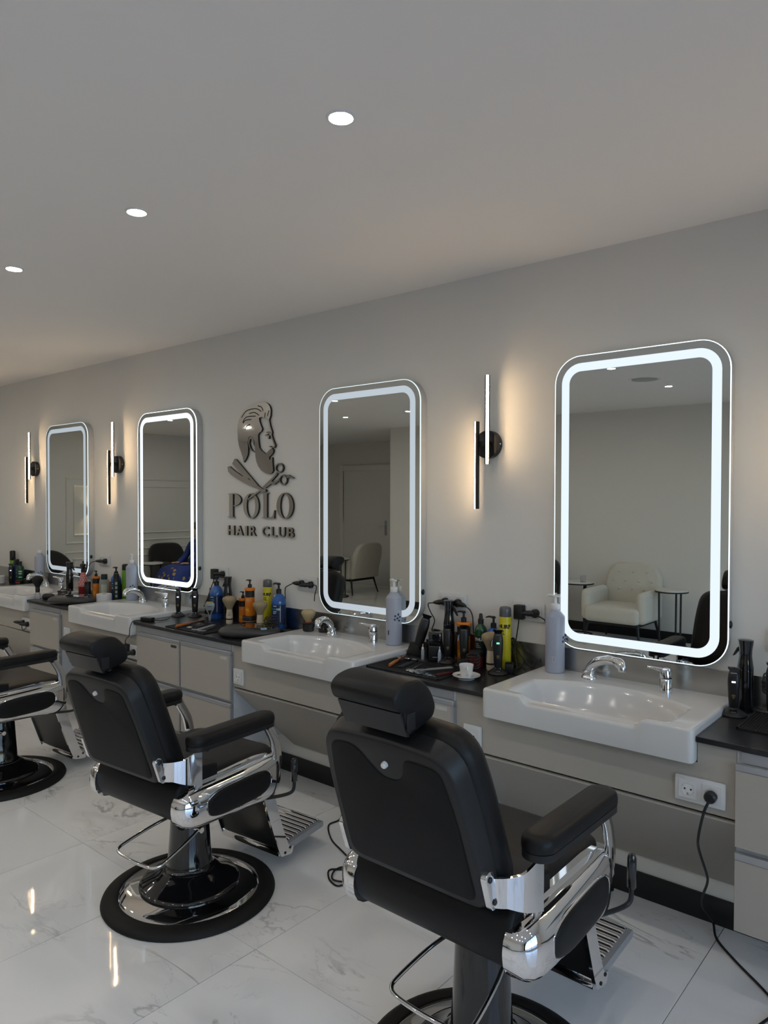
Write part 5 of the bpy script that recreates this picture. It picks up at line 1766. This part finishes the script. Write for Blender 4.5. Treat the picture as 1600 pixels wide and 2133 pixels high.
def comb(x, y, rz, label, m, L_=0.17):
    t = thing('hair_comb', label, 'comb', (x, y, ZT), rz, group='combs on the mats')
    MB().box(-L_ / 2, L_ / 2, 0.004, 0.012, 0, 0.003).build('spine', m, t)
    tm = MB()
    for i in range(int(L_ / 0.004)):
        xx = -L_ / 2 + 0.002 + i * 0.004
        tm.box(xx, xx + 0.002, -0.014, 0.004, 0.0005, 0.0025)
    o = tm.build('teeth', m, t)
    o['kind'] = 'stuff'
    return t


comb(-1.850, -0.290, math.radians(60), 'grey comb lying across the mat beside the cup', M_GREYPL)
comb(-1.995, -0.300, math.radians(100), 'black comb lying beside the orange brush near the cup', M_BLACK, 0.13)
comb(-3.430, -0.330, math.radians(112), 'grey comb on the mat under the logo', M_GREYPL, 0.19)
comb(-3.380, -0.335, math.radians(118), 'black comb at the right of the mat under the logo', M_BLACK, 0.16)
rz_ = thing('straight_razor', 'razor with a dark red handle near the coffee cup', 'razor', (-1.765, -0.335, ZT), math.radians(70))
MB().prism(superell(0.045, 0.005, 16, 3), 0.0, 0.006, 'xy').build('handle', mat('maroon_handle', (0.12, 0.02, 0.02), 0.3), rz_)
MB().prism([(-0.042, -0.004), (-0.085, -0.006), (-0.088, 0.006), (-0.042, 0.004)], 0.001, 0.004, 'xy').build('blade', M_SILVER, rz_)
# scattered hair clips
for k, (cx, cy, cnt, zone) in enumerate(((-1.820, -0.392, 12, 'near the cup'), (-3.365, -0.415, 8, 'under the logo'), (-3.58, -0.30, 5, 'under the logo'))):
    for i in range(cnt):
        px, py = cx + random.uniform(-0.058, 0.058), cy + random.uniform(-0.014, 0.022)
        c = thing('hair_clip', 'small silver hair clip scattered on the mat ' + zone, 'hair clip', (px, py, ZT + 0.001 * (i % 3)), random.uniform(-0.6, 0.9), group='hair clips ' + zone)
        MB().prism([(-0.017, -0.003), (0.010, -0.0045), (0.016, 0), (0.010, 0.0045), (-0.017, 0.003)], 0.0, 0.0022, 'xy').build('jaw', M_SILVER, c)
        MB().prism([(-0.017, -0.002), (0.012, -0.003), (0.012, 0.003), (-0.017, 0.002)], 0.003, 0.005, 'xy').build('jaw_top', M_SILVER, c)
for k, (px, py, q) in enumerate(((-2.085, -0.235, 0.1), (-2.048, -0.228, 0.2), (-2.012, -0.222, 0.15))):
    c = thing('guard_box', 'small silver comb guard at the back of the mat near the second basin', 'comb guard', (px, py, ZT), q, group='comb guards on the mat')
    MB().box(-0.014, 0.014, -0.011, 0.011, 0, 0.007, r=0.001, seg=1).build('body', M_BLACK, c)
    MB().box(-0.012, 0.012, -0.009, 0.009, 0.007, 0.010, r=0.001, seg=1).build('plate', M_SILVER, c)

# coffee cup and saucer
sc_ = thing('saucer', 'white coffee saucer with a brown stain beside the nearest basin', 'saucer', (-1.668, -0.318, ZC))
MB().lathe([(0, 0.004), (0.030, 0.003), (0.031, 0.0), (0.034, 0.0), (0.036, 0.005), (0.052, 0.012), (0.0575, 0.0155), (0.0572, 0.0172), (0.050, 0.0145), (0.034, 0.0085), (0.022, 0.0075), (0, 0.0075)], 48, cap=False).build('dish', M_PORCELAIN, sc_)
for i, (dx, dy, rr) in enumerate(((-0.040, 0.000, 0.006), (-0.033, 0.010, 0.004), (-0.036, -0.012, 0.003), (-0.042, -0.008, 0.002))):
    MB().lathe([(0, 0.0002), (rr, 0)], 10, cap=False, c=(dx, dy, 0.0115)).build('stain', M_COFFEE, sc_)
cu = thing('coffee_cup', 'small white espresso cup standing on the saucer', 'cup', (-1.668, -0.318, ZC + 0.0075))
MB().lathe([(0, 0.004), (0.016, 0.003), (0.018, 0.0), (0.0205, 0.0), (0.0235, 0.006), (0.0285, 0.040), (0.0300, 0.050), (0.0296, 0.0518), (0.0280, 0.050), (0.0262, 0.038), (0.0215, 0.010), (0.015, 0.007), (0, 0.007)], 40, cap=False).build('bowl', M_PORCELAIN, cu)
hh = face(-1.668, -0.318) + 0.12
hp = [(0.0285, 0.043), (0.040, 0.044), (0.046, 0.036), (0.042, 0.022), (0.0255, 0.013)]
hp = catmull([(math.sin(hh) * r, -math.cos(hh) * r, z) for r, z in hp], 5)
MB().tube(hp, 0.0036, 10).build('handle', M_PORCELAIN, cu)


# hand mirrors lying face up
def hand_mirror(x, y, rz, label):
    h_ = thing('hand_mirror', label, 'hand mirror', (x, y, ZC), rz, group='hand mirrors')
    mb = MB()
    rings = []
    for k, z in ((0.80, 0.0), (0.96, 0.010), (1.0, 0.022), (0.97, 0.034), (0.90, 0.044), (0.78, 0.051), (0.62, 0.054)):
        rings.append([(px * k, py * k, z) for px, py in superell(0.168, 0.098, 40, 2.3)])
    mb.loft(rings)
    mb.build('frame', M_HM, h_, ang=60)
    g_ = MB()
    rings = []
    for k, z in ((1.0, 0.042), (0.97, 0.0555), (0.90, 0.057), (0.80, 0.0545)):
        rings.append([(0.045 + px * k, py * k, z) for px, py in superell(0.100, 0.078, 36, 2.2)])
    g_.loft(rings, cap=False)
    g_.build('inner_rim', M_GLOSSBLACK, h_)
    MB().lathe([(0, 0), (1, 0)], 36, cap=False, m=Matrix.Translation((0.045, 0, 0.0558)) @ Matrix.Diagonal((0.082, 0.064, 1, 1))).build('glass', M_GLOSSBLACK, h_)


hand_mirror(-3.075, -0.300, math.radians(38), 'large charcoal hand mirror lying face up beside the second basin')
hand_mirror(-4.955, -0.340, math.radians(38), 'charcoal hand mirror lying face up left of the middle basin')


# cables and devices on the counters
def cable(label, pts, r=0.003, cat='cable'):
    c = thing('cable_bundle', label, cat, (pts[0][0], pts[0][1], ZC))
    MB().tube([q - Vector((pts[0][0], pts[0][1], ZC)) for q in catmull(pts, 5)], r, 8).build('cord', M_CABLE, c)
    return c


def coil(cx, cy, a, b_, z, turns, tilt=0.0, rz=0.0, jitter=0.008):
    out_ = []
    for i in range(int(turns * 14)):
        t = 2 * PI * i / 14
        x_, y_ = a * math.cos(t) * (1 + random.uniform(-0.1, 0.1)), b_ * math.sin(t) * (1 + random.uniform(-0.1, 0.1))
        out_.append((cx + x_ * math.cos(rz) - y_ * math.sin(rz), cy + x_ * math.sin(rz) + y_ * math.cos(rz), z + tilt * (1 + math.sin(t)) + i * 0.0009 + random.uniform(0, jitter)))
    return out_


cable('coiled black charging cable behind the coffee cup', coil(-1.712, -0.200, 0.028, 0.014, ZC + 0.003, 5, 0.008, 0.4, 0.004), 0.0026)
cable('black cables hanging in a bundle left of the nearest pump bottle', [(-1.60, -0.03, 0.925), (-1.615, -0.035, 0.95), (-1.63, -0.035, 0.93), (-1.60, -0.045, 0.89), (-1.565, -0.06, 0.85), (-1.53, -0.07, 0.83), (-1.515, -0.10, 0.826), (-1.54, -0.13, 0.825), (-1.57, -0.10, 0.83), (-1.55, -0.05, 0.86), (-1.59, -0.035, 0.90), (-1.62, -0.04, 0.94), (-1.60, -0.05, 0.955), (-1.575, -0.05, 0.90), (-1.53, -0.06, 0.86), (-1.51, -0.05, 0.85), (-1.505, -0.03, 0.87)], 0.0032)
cable('loop of black cable on the counter right of the blue gel bottle', coil(-3.050, -0.165, 0.045, 0.022, ZC + 0.024, 4, 0.010, 0.3, 0.004), 0.0028)
cable('black cable ball above the tray at the right edge', coil(-0.600, -0.045, 0.020, 0.012, ZC + 0.055, 4, 0.018, 0.3), 0.003)
cable('tangled black cords at the left end of the counter left of the middle basin', coil(-5.27, -0.24, 0.055, 0.035, ZC + 0.004, 3, 0.012, 0.2), 0.004)
ad = thing('cable_adapter', 'black power adapter at the left end of the counter under the logo', 'adapter', (-3.895, -0.405, ZC), 0.25)
MB().box(-0.042, 0.042, -0.018, 0.018, 0, 0.026, r=0.005).build('body', M_BLACK, ad)
MB().tube(catmull([(0.042, 0, 0.012), (0.07, 0.03, 0.006), (0.075, 0.08, 0.006), (0.06, 0.12, 0.008)], 5), 0.0028, 8).build('cord', M_CABLE, ad)
tr = thing('flat_trimmer', 'black folded trimmer lying on the counter before the blue gel bottle', 'trimmer', (-3.020, -0.138, ZC), math.radians(20))
MB().box(-0.075, 0.075, -0.014, 0.014, 0, 0.022, r=0.006).build('body', M_BLACK, tr)
MB().box(-0.070, -0.010, -0.0148, -0.0140, 0.009, 0.013).build('chrome_line', M_SILVER, tr)
bx = thing('small_dock', 'small black square charger behind the clipper with the green display', 'charger', (-1.585, -0.115, ZC), 0.4)
MB().box(-0.018, 0.018, -0.014, 0.014, 0, 0.040, r=0.004).build('body', M_BLACK, bx)
MB().prism([(-0.018, 0.040), (0.018, 0.040), (0.010, 0.048), (-0.014, 0.048)], -0.012, 0.012, 'xz').build('top', M_GLOSSBLACK, bx)
blk = thing('card_box', 'small black box with a red strip behind the coffee cup', 'box', (-1.765, -0.200, ZC), 0.5)
MB().box(-0.022, 0.022, -0.014, 0.014, 0, 0.046, r=0.002, seg=1).build('body', M_BLACK, blk)
MB().box(-0.018, 0.010, -0.0146, -0.0140, 0.020, 0.024).build('red_strip', M_REDB, blk)

# counter between the two leftmost basins
pb = thing('powder_brush', 'black powder brush standing on a clear faceted handle', 'brush', (-5.362, -0.395, ZC))
MB().lathe([(0, 0.0), (0.017, 0), (0.021, 0.006), (0.022, 0.026), (0.017, 0.040), (0.014, 0.052), (0, 0.052)], 10, cap=False).build('handle', M_CLEAR, pb, ang=20)
MB().lathe([(0.0142, 0.050), (0.0155, 0.056), (0.0155, 0.088), (0.014, 0.090)], 24, cap=False).build('ferrule', M_BLACK, pb)
MB().lathe([(0, 0.086), (0.015, 0.088), (0.022, 0.105), (0.037, 0.130), (0.041, 0.143), (0.034, 0.158), (0.018, 0.168), (0, 0.170)], 36, cap=False).build('bristles', M_BRISTLEK, pb)
ms = thing('massager', 'rounded black device lying beside the powder brush', 'massager', (-5.300, -0.345, ZC), 0.6)
MB().loft([[(px * k, py * k, z) for px, py in superell(0.046, 0.027, 24, 2.4)] for k, z in ((0.8, 0), (1.0, 0.010), (1.0, 0.022), (0.85, 0.034), (0.5, 0.041))]).build('body', M_BLACK, ms, ang=60)
MB().box(-0.005, 0.005, -0.012, 0.012, 0.038, 0.042).build('switch', M_GREYPL, ms)
ps = thing('pink_spray_bottle', 'pink patterned spray bottle with red liquid and black trigger', 'spray bottle', (-5.261, -0.100, ZC))
MB().lathe([(0, 0.001), (0.033, 0), (0.035, 0.005), (0.0345, 0.075)], 32, cap=False).build('liquid', M_REDLIQ, ps)
MB().lathe([(0.0345, 0.075), (0.033, 0.095), (0.028, 0.130), (0.020, 0.165), (0.0145, 0.180), (0.013, 0.186)], 32, cap=False).build('neck', M_PINK, ps)
for i in range(5):
    for k in range(7):
        aa = face(-5.26, -0.1) - 0.9 + k * 0.3
        zz = 0.095 + i * 0.015
        rr = 0.0332 - (zz - 0.095) * 0.125
        MB().box(-0.0030, 0.0030, -0.0003, 0.0003, -0.004, 0.004, m=Matrix.Rotation(aa, 4, 'Z') @ Matrix.Translation((0, -rr - 0.0012, zz))).build('pattern_patch', M_WHITEPL if (i + k) % 2 else M_PINK, ps)
MB().lathe([(0.0155, 0.180), (0.016, 0.200), (0.012, 0.204)], 20, cap=False).build('collar', M_BLACK, ps)
th = MB()
th.prism([(-0.034, 0.222), (-0.030, 0.238), (-0.010, 0.246), (0.022, 0.244), (0.028, 0.232), (0.012, 0.222), (0.011, 0.203), (-0.011, 0.203), (-0.014, 0.216)], -0.010, 0.010, 'xz', bevel=0.002)
th.build('trigger_head', M_BLACK, ps)
MB().tube([(0.020, 0, 0.232), (0.034, 0, 0.215), (0.046, 0, 0.196)], 0.004, 8).build('trigger', M_BLACK, ps)
bc = bottle('hair_spray_bottle', 'short black bottle right of the pink spray bottle', 'bottle', -5.195, -0.100, ZC, [(0, 0), (0.021, 0), (0.022, 0.004), (0.022, 0.100), (0.020, 0.104)], M_PRINTK)
MB().lathe([(0.0222, 0.096), (0.0222, 0.112), (0.020, 0.114), (0, 0.114)], 24, cap=False).build('cap', M_BLACK, bc)
cb = bottle('clear_bottle', 'clear square-shouldered bottle with dark green cap', 'bottle', -5.036, -0.055, ZC, [(0, 0), (0.033, 0), (0.035, 0.005), (0.035, 0.130), (0.031, 0.138), (0.016, 0.142)], M_CLEARB)
MB().lathe([(0.0225, 0.142), (0.023, 0.145), (0.023, 0.176), (0.021, 0.178), (0, 0.178)], 24, cap=False).build('cap', M_CAPG, cb)
a = face(-5.036, -0.055)
patch_on_cyl(0.035, 0.022, 0.105, a - 0.7, a + 0.5, 10).build('label_patch', mat('pale_label', (0.52, 0.54, 0.42), 0.5), cb)
dcn = bottle('dark_gel_bottle', 'dark navy bottle with a white framed label in front of the lime can', 'bottle', -4.792, -0.098, ZC, [(0, 0), (0.0205, 0), (0.0215, 0.004), (0.0215, 0.160), (0.017, 0.172)], M_PRINTK)
MB().lathe([(0.018, 0.170), (0.0185, 0.200), (0.016, 0.203), (0, 0.203)], 24, cap=False).build('cap', M_BLACK, dcn)
a = face(-4.8, -0.105)
for i, zz in enumerate((0.125, 0.095, 0.065, 0.035)):
    patch_on_cyl(0.0215, zz, zz + 0.018, a - 0.35, a + 0.35, 6).build('label_patch', mat('pale_teal_label', (0.25, 0.32, 0.32), 0.5), dcn)


def tissue(x, y, z, label):
    t = thing('tissue_roll', label, 'paper roll', (x, y, z), group='white paper rolls')
    MB().lathe([(0.019, 0.064), (0.050, 0.064), (0.052, 0.062), (0.052, 0.002), (0.050, 0), (0.019, 0), (0.019, 0.064)], 40, cap=False).build('paper', M_ROLL, t)
    MB().lathe([(0.0192, 0.0635), (0.0175, 0.0635), (0.0175, 0.0005)], 30, cap=False).build('core', mat('cardboard', (0.30, 0.25, 0.20), 0.9), t)


tissue(-4.815, -0.178, ZC, 'white paper roll lying in front of the blue bottle left of the middle basin')
tissue(-6.600, -0.170, ZC, 'white paper roll at the left edge')
# counter beyond the leftmost basin
nb = bottle('navy_bottle', 'navy blue bottle with square cap at the left edge', 'bottle', -6.519, -0.052, ZC, [(0, 0), (0.024, 0), (0.026, 0.004), (0.026, 0.150), (0.020, 0.160)], M_BLUEL)
MB().box(-0.018, 0.018, -0.018, 0.018, 0.160, 0.205, r=0.002, seg=1).build('cap', M_BLACK, nb)
print_bars(nb, 0.0262, face(-6.5, -0.05) - 0.1, (0.115, 0.085, 0.055), (0.5, 0.5, 0.5), M_PRINTW, 0.007)
gb = bottle('green_gel_bottle', 'dark green bottle with black cap right of the navy bottle at the left', 'bottle', -6.424, -0.060, ZC, [(0, 0), (0.028, 0), (0.030, 0.005), (0.030, 0.135), (0.022, 0.155), (0.011, 0.160)], M_GREEN)
MB().lathe([(0.013, 0.158), (0.013, 0.190), (0.010, 0.193), (0, 0.193)], 20, cap=False).build('cap', M_BLACK, gb)
for zz in (0.105, 0.085, 0.055):
    patch_on_cyl(0.030, zz, zz + 0.008, face(-6.42, -0.06) - 0.5, face(-6.42, -0.06) + 0.4, 6).build('label_patch', M_PRINTW, gb)
for i, (px, py, w_, d_, h_, lab) in enumerate(((-6.32, -0.10, 0.035, 0.030, 0.045, 'low dark box with a red line beside the leftmost basin'), (-6.25, -0.07, 0.030, 0.028, 0.060, 'taller dark box beside the leftmost basin'))):
    t = thing('product_box', lab, 'box', (px, py, ZC), 0.1)
    MB().box(-w_, w_, -d_, d_, 0, h_, r=0.003, seg=1).build('body', M_BLACK, t)
    if i == 0:
        MB().box(-w_, w_, -d_ - 0.0006, -d_, h_ * 0.45, h_ * 0.6).build('red_line', M_REDB, t)
wp = thing('wood_strip', 'orange wooden brush lying at the left edge before the paper roll', 'brush', (-6.55, -0.30, ZC), 0.1)
MB().box(-0.09, 0.09, -0.010, 0.010, 0, 0.010, r=0.003).build('handle', M_WOODO, wp)

# ------------------------------------------------------------------ waiting area, seen in the mirrors
M_BOUCLE = mat('cream_fabric', (0.62, 0.59, 0.52), 0.9, var=0.06, bump=0.6, bscale=160, sheen=0.3)
M_VELVET = mat('black_velvet', (0.014, 0.013, 0.013), 0.85, var=0.4, vscale=12, sheen=0.25)
M_TABLE = mat('white_table_top', (0.66, 0.65, 0.62), 0.35)


def armchair(x, y, rz, label, m, tufts=True, round_back=False):
    c = thing('armchair', label, 'armchair', (x, y, 0), rz, group='waiting armchairs')
    # faces local -y... front = +y
    MB().box(-0.30, 0.30, -0.22, 0.34, 0.24, 0.41, r=0.05, seg=4).build('seat', m, c, ang=60)
    back = MB()
    rings = []
    sec = []
    for i in range(25):
        t = i / 24
        if round_back:
            a = PI * t
            sec.append((0.34 * math.cos(a), 0.42 + 0.40 * math.sin(a)))
        else:
            a = PI * t
            sec.append((0.32 * math.copysign(abs(math.cos(a)) ** 0.45, math.cos(a)), 0.42 + 0.42 * abs(math.sin(a)) ** 0.6))
    sec += [(-0.30, 0.26), (0.30, 0.26)]
    for d, k in ((-0.055, 0.93), (-0.045, 0.98), (-0.02, 1.0), (0.03, 1.0), (0.052, 0.96), (0.060, 0.90)):
        rings.append([(px * k, -0.26 + d - 0.28 * max(0, 0.5 + (pz - 0.5) * k - 0.40), 0.5 + (pz - 0.5) * k) for px, pz in sec])
    back.loft(rings)
    b = back.build('backrest', m, c, ang=60)
    if tufts:
        for rz_, row in ((0.74, (-0.16, 0.0, 0.16)), (0.64, (-0.22, -0.08, 0.08, 0.22)), (0.55, (-0.14, 0.0, 0.14))):
            for px in row:
                MB().ball((px, -0.200 - 0.28 * (rz_ - 0.40) , rz_), 0.013, 8, 6).build('tuft_button', m, b)
    for s in (-1, 1):
        MB().box(s * 0.255, s * 0.355, -0.24, 0.30, 0.25, 0.58, r=0.048, seg=4).build('armrest', m, c, ang=60)
        for yy, ky in ((0.28, 0.03), (-0.22, -0.07)):
            MB().cyl((s * 0.27, yy, 0.25), (s * 0.31, yy + ky, 0.0), 0.017, 0.010, 12).build('leg', M_BLACK, c)
    MB().box(-0.28, 0.28, -0.22, 0.30, 0.215, 0.245).build('base_frame', M_BLACK, c)
    return c


def side_table(x, y, label):
    t = thing('side_table', label, 'side table', (x, y, 0), group='round side tables')
    MB().lathe([(0, 0.592), (0.162, 0.592), (0.166, 0.595), (0.166, 0.606), (0.163, 0.609), (0, 0.609)], 44, cap=False).build('top', M_TABLE, t)
    MB().lathe([(0.145, 0.580), (0.168, 0.580), (0.168, 0.592), (0.145, 0.592), (0.145, 0.580)], 44, cap=False).build('top_ring', M_BLACK, t)
    MB().lathe([(0.128, 0.0), (0.158, 0.0), (0.158, 0.012), (0.128, 0.012), (0.128, 0.0)], 44, cap=False).build('base_ring', M_BLACK, t)
    for a in (0.6, 2.2, 4.7):
        MB().cyl((0.143 * math.cos(a), 0.143 * math.sin(a), 0.01), (0.150 * math.cos(a), 0.150 * math.sin(a), 0.582), 0.010, n=10).build('leg', M_BLACK, t)
    return t


armchair(-3.13, -5.02, 0, 'cream tufted armchair reflected in the nearest mirror', M_BOUCLE)
armchair(-4.35, -4.98, 0.1, 'black armchair with a coat at the left rim of the nearest mirror', M_VELVET)
armchair(-8.18, -6.15, math.radians(90), 'cream armchair in profile reflected in the mirror right of the logo', M_BOUCLE)
armchair(-9.84, -3.93, math.radians(-90), 'black velvet armchair reflected in the mirror left of the logo', M_VELVET, False)
armchair(-9.82, -2.05, math.radians(-90), 'round-backed black armchair reflected in the farthest mirror', M_VELVET, False, True)
armchair(-9.05, -3.73, 0.0, 'black armchair carrying the seated person', M_VELVET, False)
side_table(-3.69, -5.12, 'round white side table with a glass, left of the cream armchair')
side_table(-2.62, -5.06, 'round white side table right of the cream armchair')
side_table(-7.98, -5.62, 'round black side table before the cream armchair in profile')
side_table(-9.48, -3.22, 'round side table before the black velvet armchair at the far end')
gl = thing('water_glass', 'clear tumbler on the side table in the nearest mirror', 'glass', (-3.62, -5.08, 0.609))
MB().lathe([(0, 0.004), (0.026, 0), (0.030, 0.003), (0.033, 0.075), (0.031, 0.075), (0.028, 0.008), (0, 0.008)], 24, cap=False).build('tumbler', M_CLEAR, gl)
ct = thing('beige_coat', 'beige coat thrown over the black armchair in the nearest mirror', 'coat', (-4.12, -5.02, 0.58))
mb = MB()
rings = []
for i, (k, z) in enumerate(((1.15, -0.10), (1.1, -0.02), (1.0, 0.06), (0.8, 0.14), (0.5, 0.20), (0.2, 0.23))):
    rings.append([(0.12 * k * math.cos(2 * PI * j / 28) * (1 + 0.10 * math.sin(5 * 2 * PI * j / 28 + i)), 0.16 * k * math.sin(2 * PI * j / 28) * (1 + 0.10 * math.sin(7 * 2 * PI * j / 28 + i)), z) for j in range(28)])
mb.loft(rings)
mb.build('folded_cloth', mat('beige_cloth', (0.42, 0.36, 0.29), 0.9, var=0.15, vscale=20), ct, ang=80)

# seated person in a blue patterned robe, seen in the mirror left of the logo
M_SKIN = mat('skin', (0.52, 0.33, 0.25), 0.55, var=0.06)
M_HAIR = mat('brown_hair', (0.11, 0.07, 0.045), 0.7, var=0.3, vscale=80)
M_ROBE = bpy.data.materials.new('blue_patterned_robe')
M_ROBE.use_nodes = True
nt = M_ROBE.node_tree
tc = nt.nodes.new('ShaderNodeTexCoord')
vo = nt.nodes.new('ShaderNodeTexVoronoi'); vo.inputs['Scale'].default_value = 14.0
no = nt.nodes.new('ShaderNodeTexNoise'); no.inputs['Scale'].default_value = 4.0
nt.links.new(tc.outputs['Object'], vo.inputs['Vector']); nt.links.new(tc.outputs['Object'], no.inputs['Vector'])
lt = nt.nodes.new('ShaderNodeMath'); lt.operation = 'LESS_THAN'; lt.inputs[1].default_value = 0.33
nt.links.new(vo.outputs['Distance'], lt.inputs[0])
g1 = nt.nodes.new('ShaderNodeMath'); g1.operation = 'GREATER_THAN'; g1.inputs[1].default_value = 0.52
nt.links.new(no.outputs[0], g1.inputs[0])
mu = nt.nodes.new('ShaderNodeMath'); mu.operation = 'MULTIPLY'
nt.links.new(lt.outputs[0], mu.inputs[0]); nt.links.new(g1.outputs[0], mu.inputs[1])
mx = nt.nodes.new('ShaderNodeMix'); mx.data_type = 'RGBA'
mx.inputs[6].default_value = (0.018, 0.045, 0.25, 1); mx.inputs[7].default_value = (0.50, 0.30, 0.07, 1)
nt.links.new(mu.outputs[0], mx.inputs[0])
nt.links.new(mx.outputs[2], nt.nodes['Principled BSDF'].inputs['Base Color'])
nt.nodes['Principled BSDF'].inputs['Roughness'].default_value = 0.6


def skin_body(name, verts, edges, radii, material, parent, root=0, sub=2):
    me = bpy.data.meshes.new(name)
    me.from_pydata(verts, edges, [])
    o = bpy.data.objects.new(name, me)
    C.objects.link(o)
    md = o.modifiers.new('skin', 'SKIN')
    md.use_smooth_shade = True
    for i, r in enumerate(radii):
        me.skin_vertices[0].data[i].radius = (r, r) if not isinstance(r, tuple) else r
    me.skin_vertices[0].data[root].use_root = True
    sd = o.modifiers.new('sub', 'SUBSURF')
    sd.levels = sd.render_levels = sub
    me.materials.append(material)
    o.parent = parent
    return o


pn = thing('person', 'seated person in a blue patterned robe, partly seen in the mirror left of the logo', 'person', (-9.05, -3.68, 0), 0.0)
# local frame: front = +y, seat height 0.43
V_ = [(0, 0.0, 0.50), (0, -0.03, 0.62), (0, -0.06, 0.76), (0, -0.06, 0.88), (0, -0.05, 0.94), (0, -0.035, 0.985),
      (-0.17, -0.055, 0.875), (-0.22, 0.02, 0.68), (-0.14, 0.20, 0.60), (0.17, -0.055, 0.875), (0.22, 0.02, 0.68), (0.14, 0.20, 0.60),
      (-0.09, 0.05, 0.50), (-0.11, 0.42, 0.50), (-0.11, 0.46, 0.10), (0.09, 0.05, 0.50), (0.11, 0.42, 0.50), (0.11, 0.46, 0.10)]
E_ = [(0, 1), (1, 2), (2, 3), (3, 4), (4, 5), (3, 6), (6, 7), (7, 8), (3, 9), (9, 10), (10, 11), (0, 12), (12, 13), (13, 14), (0, 15), (15, 16), (16, 17)]
R_ = [0.13, 0.125, 0.135, 0.10, 0.05, 0.045, 0.06, 0.05, 0.042, 0.06, 0.05, 0.042, 0.095, 0.075, 0.06, 0.095, 0.075, 0.06]
skin_body('body', V_, E_, R_, M_ROBE, pn, 0)
skin_body('neck', [(0, -0.055, 0.90), (0, -0.045, 0.96), (0, -0.035, 1.01)], [(0, 1), (1, 2)], [0.050, 0.048, 0.048], M_SKIN, pn)
hd = MB()
hd.ball((0, -0.015, 1.085), (0.073, 0.092, 0.112), 24, 16)
hd.ball((0, 0.075, 1.075), (0.014, 0.020, 0.022), 10, 8)
for s in (-1, 1):
    hd.ball((s * 0.074, -0.02, 1.080), (0.012, 0.020, 0.030), 10, 8)
head = hd.build('head', M_SKIN, pn, ang=80)
for s in (-1, 1):
    MB().ball((s * 0.030, 0.066, 1.092), (0.010, 0.008, 0.006), 8, 6).build('eye', M_PRINTK, head)
MB().ball((0, 0.068, 1.032), (0.022, 0.008, 0.006), 10, 6).build('mouth', mat('lips', (0.40, 0.16, 0.14), 0.5), head)
hm = MB()
vs_, fs_ = [], []
for i in range(13):
    t = PI * 0.62 * i / 12
    for j in range(28):
        a = 2 * PI * j / 28
        front = max(0.0, math.sin(a))
        tt = t * (1 - 0.38 * front)
        vs_.append((0.078 * math.sin(tt) * math.cos(a), -0.020 + 0.098 * math.sin(tt) * math.sin(a), 1.088 + 0.117 * math.cos(tt)))
for i in range(12):
    for j in range(28):
        k = (j + 1) % 28
        fs_.append((i * 28 + j, (i + 1) * 28 + j, (i + 1) * 28 + k, i * 28 + k))
hm.add(vs_, fs_).build('hair', M_HAIR, head, ang=80)
# skirt of the robe over the knees
sk = MB()
rings = []
for y, w, zt, zb in ((-0.02, 0.20, 0.60, 0.44), (0.15, 0.22, 0.605, 0.42), (0.34, 0.23, 0.60, 0.36), (0.47, 0.235, 0.56, 0.24), (0.545, 0.24, 0.44, 0.10), (0.56, 0.24, 0.20, 0.08)):
    rings.append([(-w, y - 0.01, zb), (-w * 1.02, y, (zt + zb) / 2), (-w * 0.8, y, zt - 0.015), (-w * 0.3, y, zt), (w * 0.3, y, zt), (w * 0.8, y, zt - 0.015), (w * 1.02, y, (zt + zb) / 2), (w, y - 0.01, zb)])
sk.loft(rings)
sk.build('robe_skirt', M_ROBE, pn, ang=80)
for s in (-1, 1):
    hdn = MB()
    hdn.ball((s * 0.11, 0.235, 0.615), (0.036, 0.045, 0.016), 14, 8)
    for k in range(4):
        fx = s * 0.11 + (k - 1.5) * 0.017
        hdn.tube([(fx, 0.265, 0.617), (fx, 0.300, 0.619), (fx, 0.325 - 0.006 * abs(k - 1.5), 0.611)], 0.008, 8, radii=[0.0085, 0.008, 0.006])
    hdn.tube([(s * 0.11 - s * 0.03, 0.225, 0.617), (s * 0.11 - s * 0.052, 0.250, 0.618), (s * 0.11 - s * 0.055, 0.275, 0.612)], 0.009, 8, radii=[0.010, 0.009, 0.007])
    hdn.build('hand', M_SKIN, pn, ang=80)
    MB().box(s * 0.07, s * 0.15, 0.40, 0.64, 0.0, 0.075, r=0.03, seg=3).build('shoe', M_BLACK, pn)
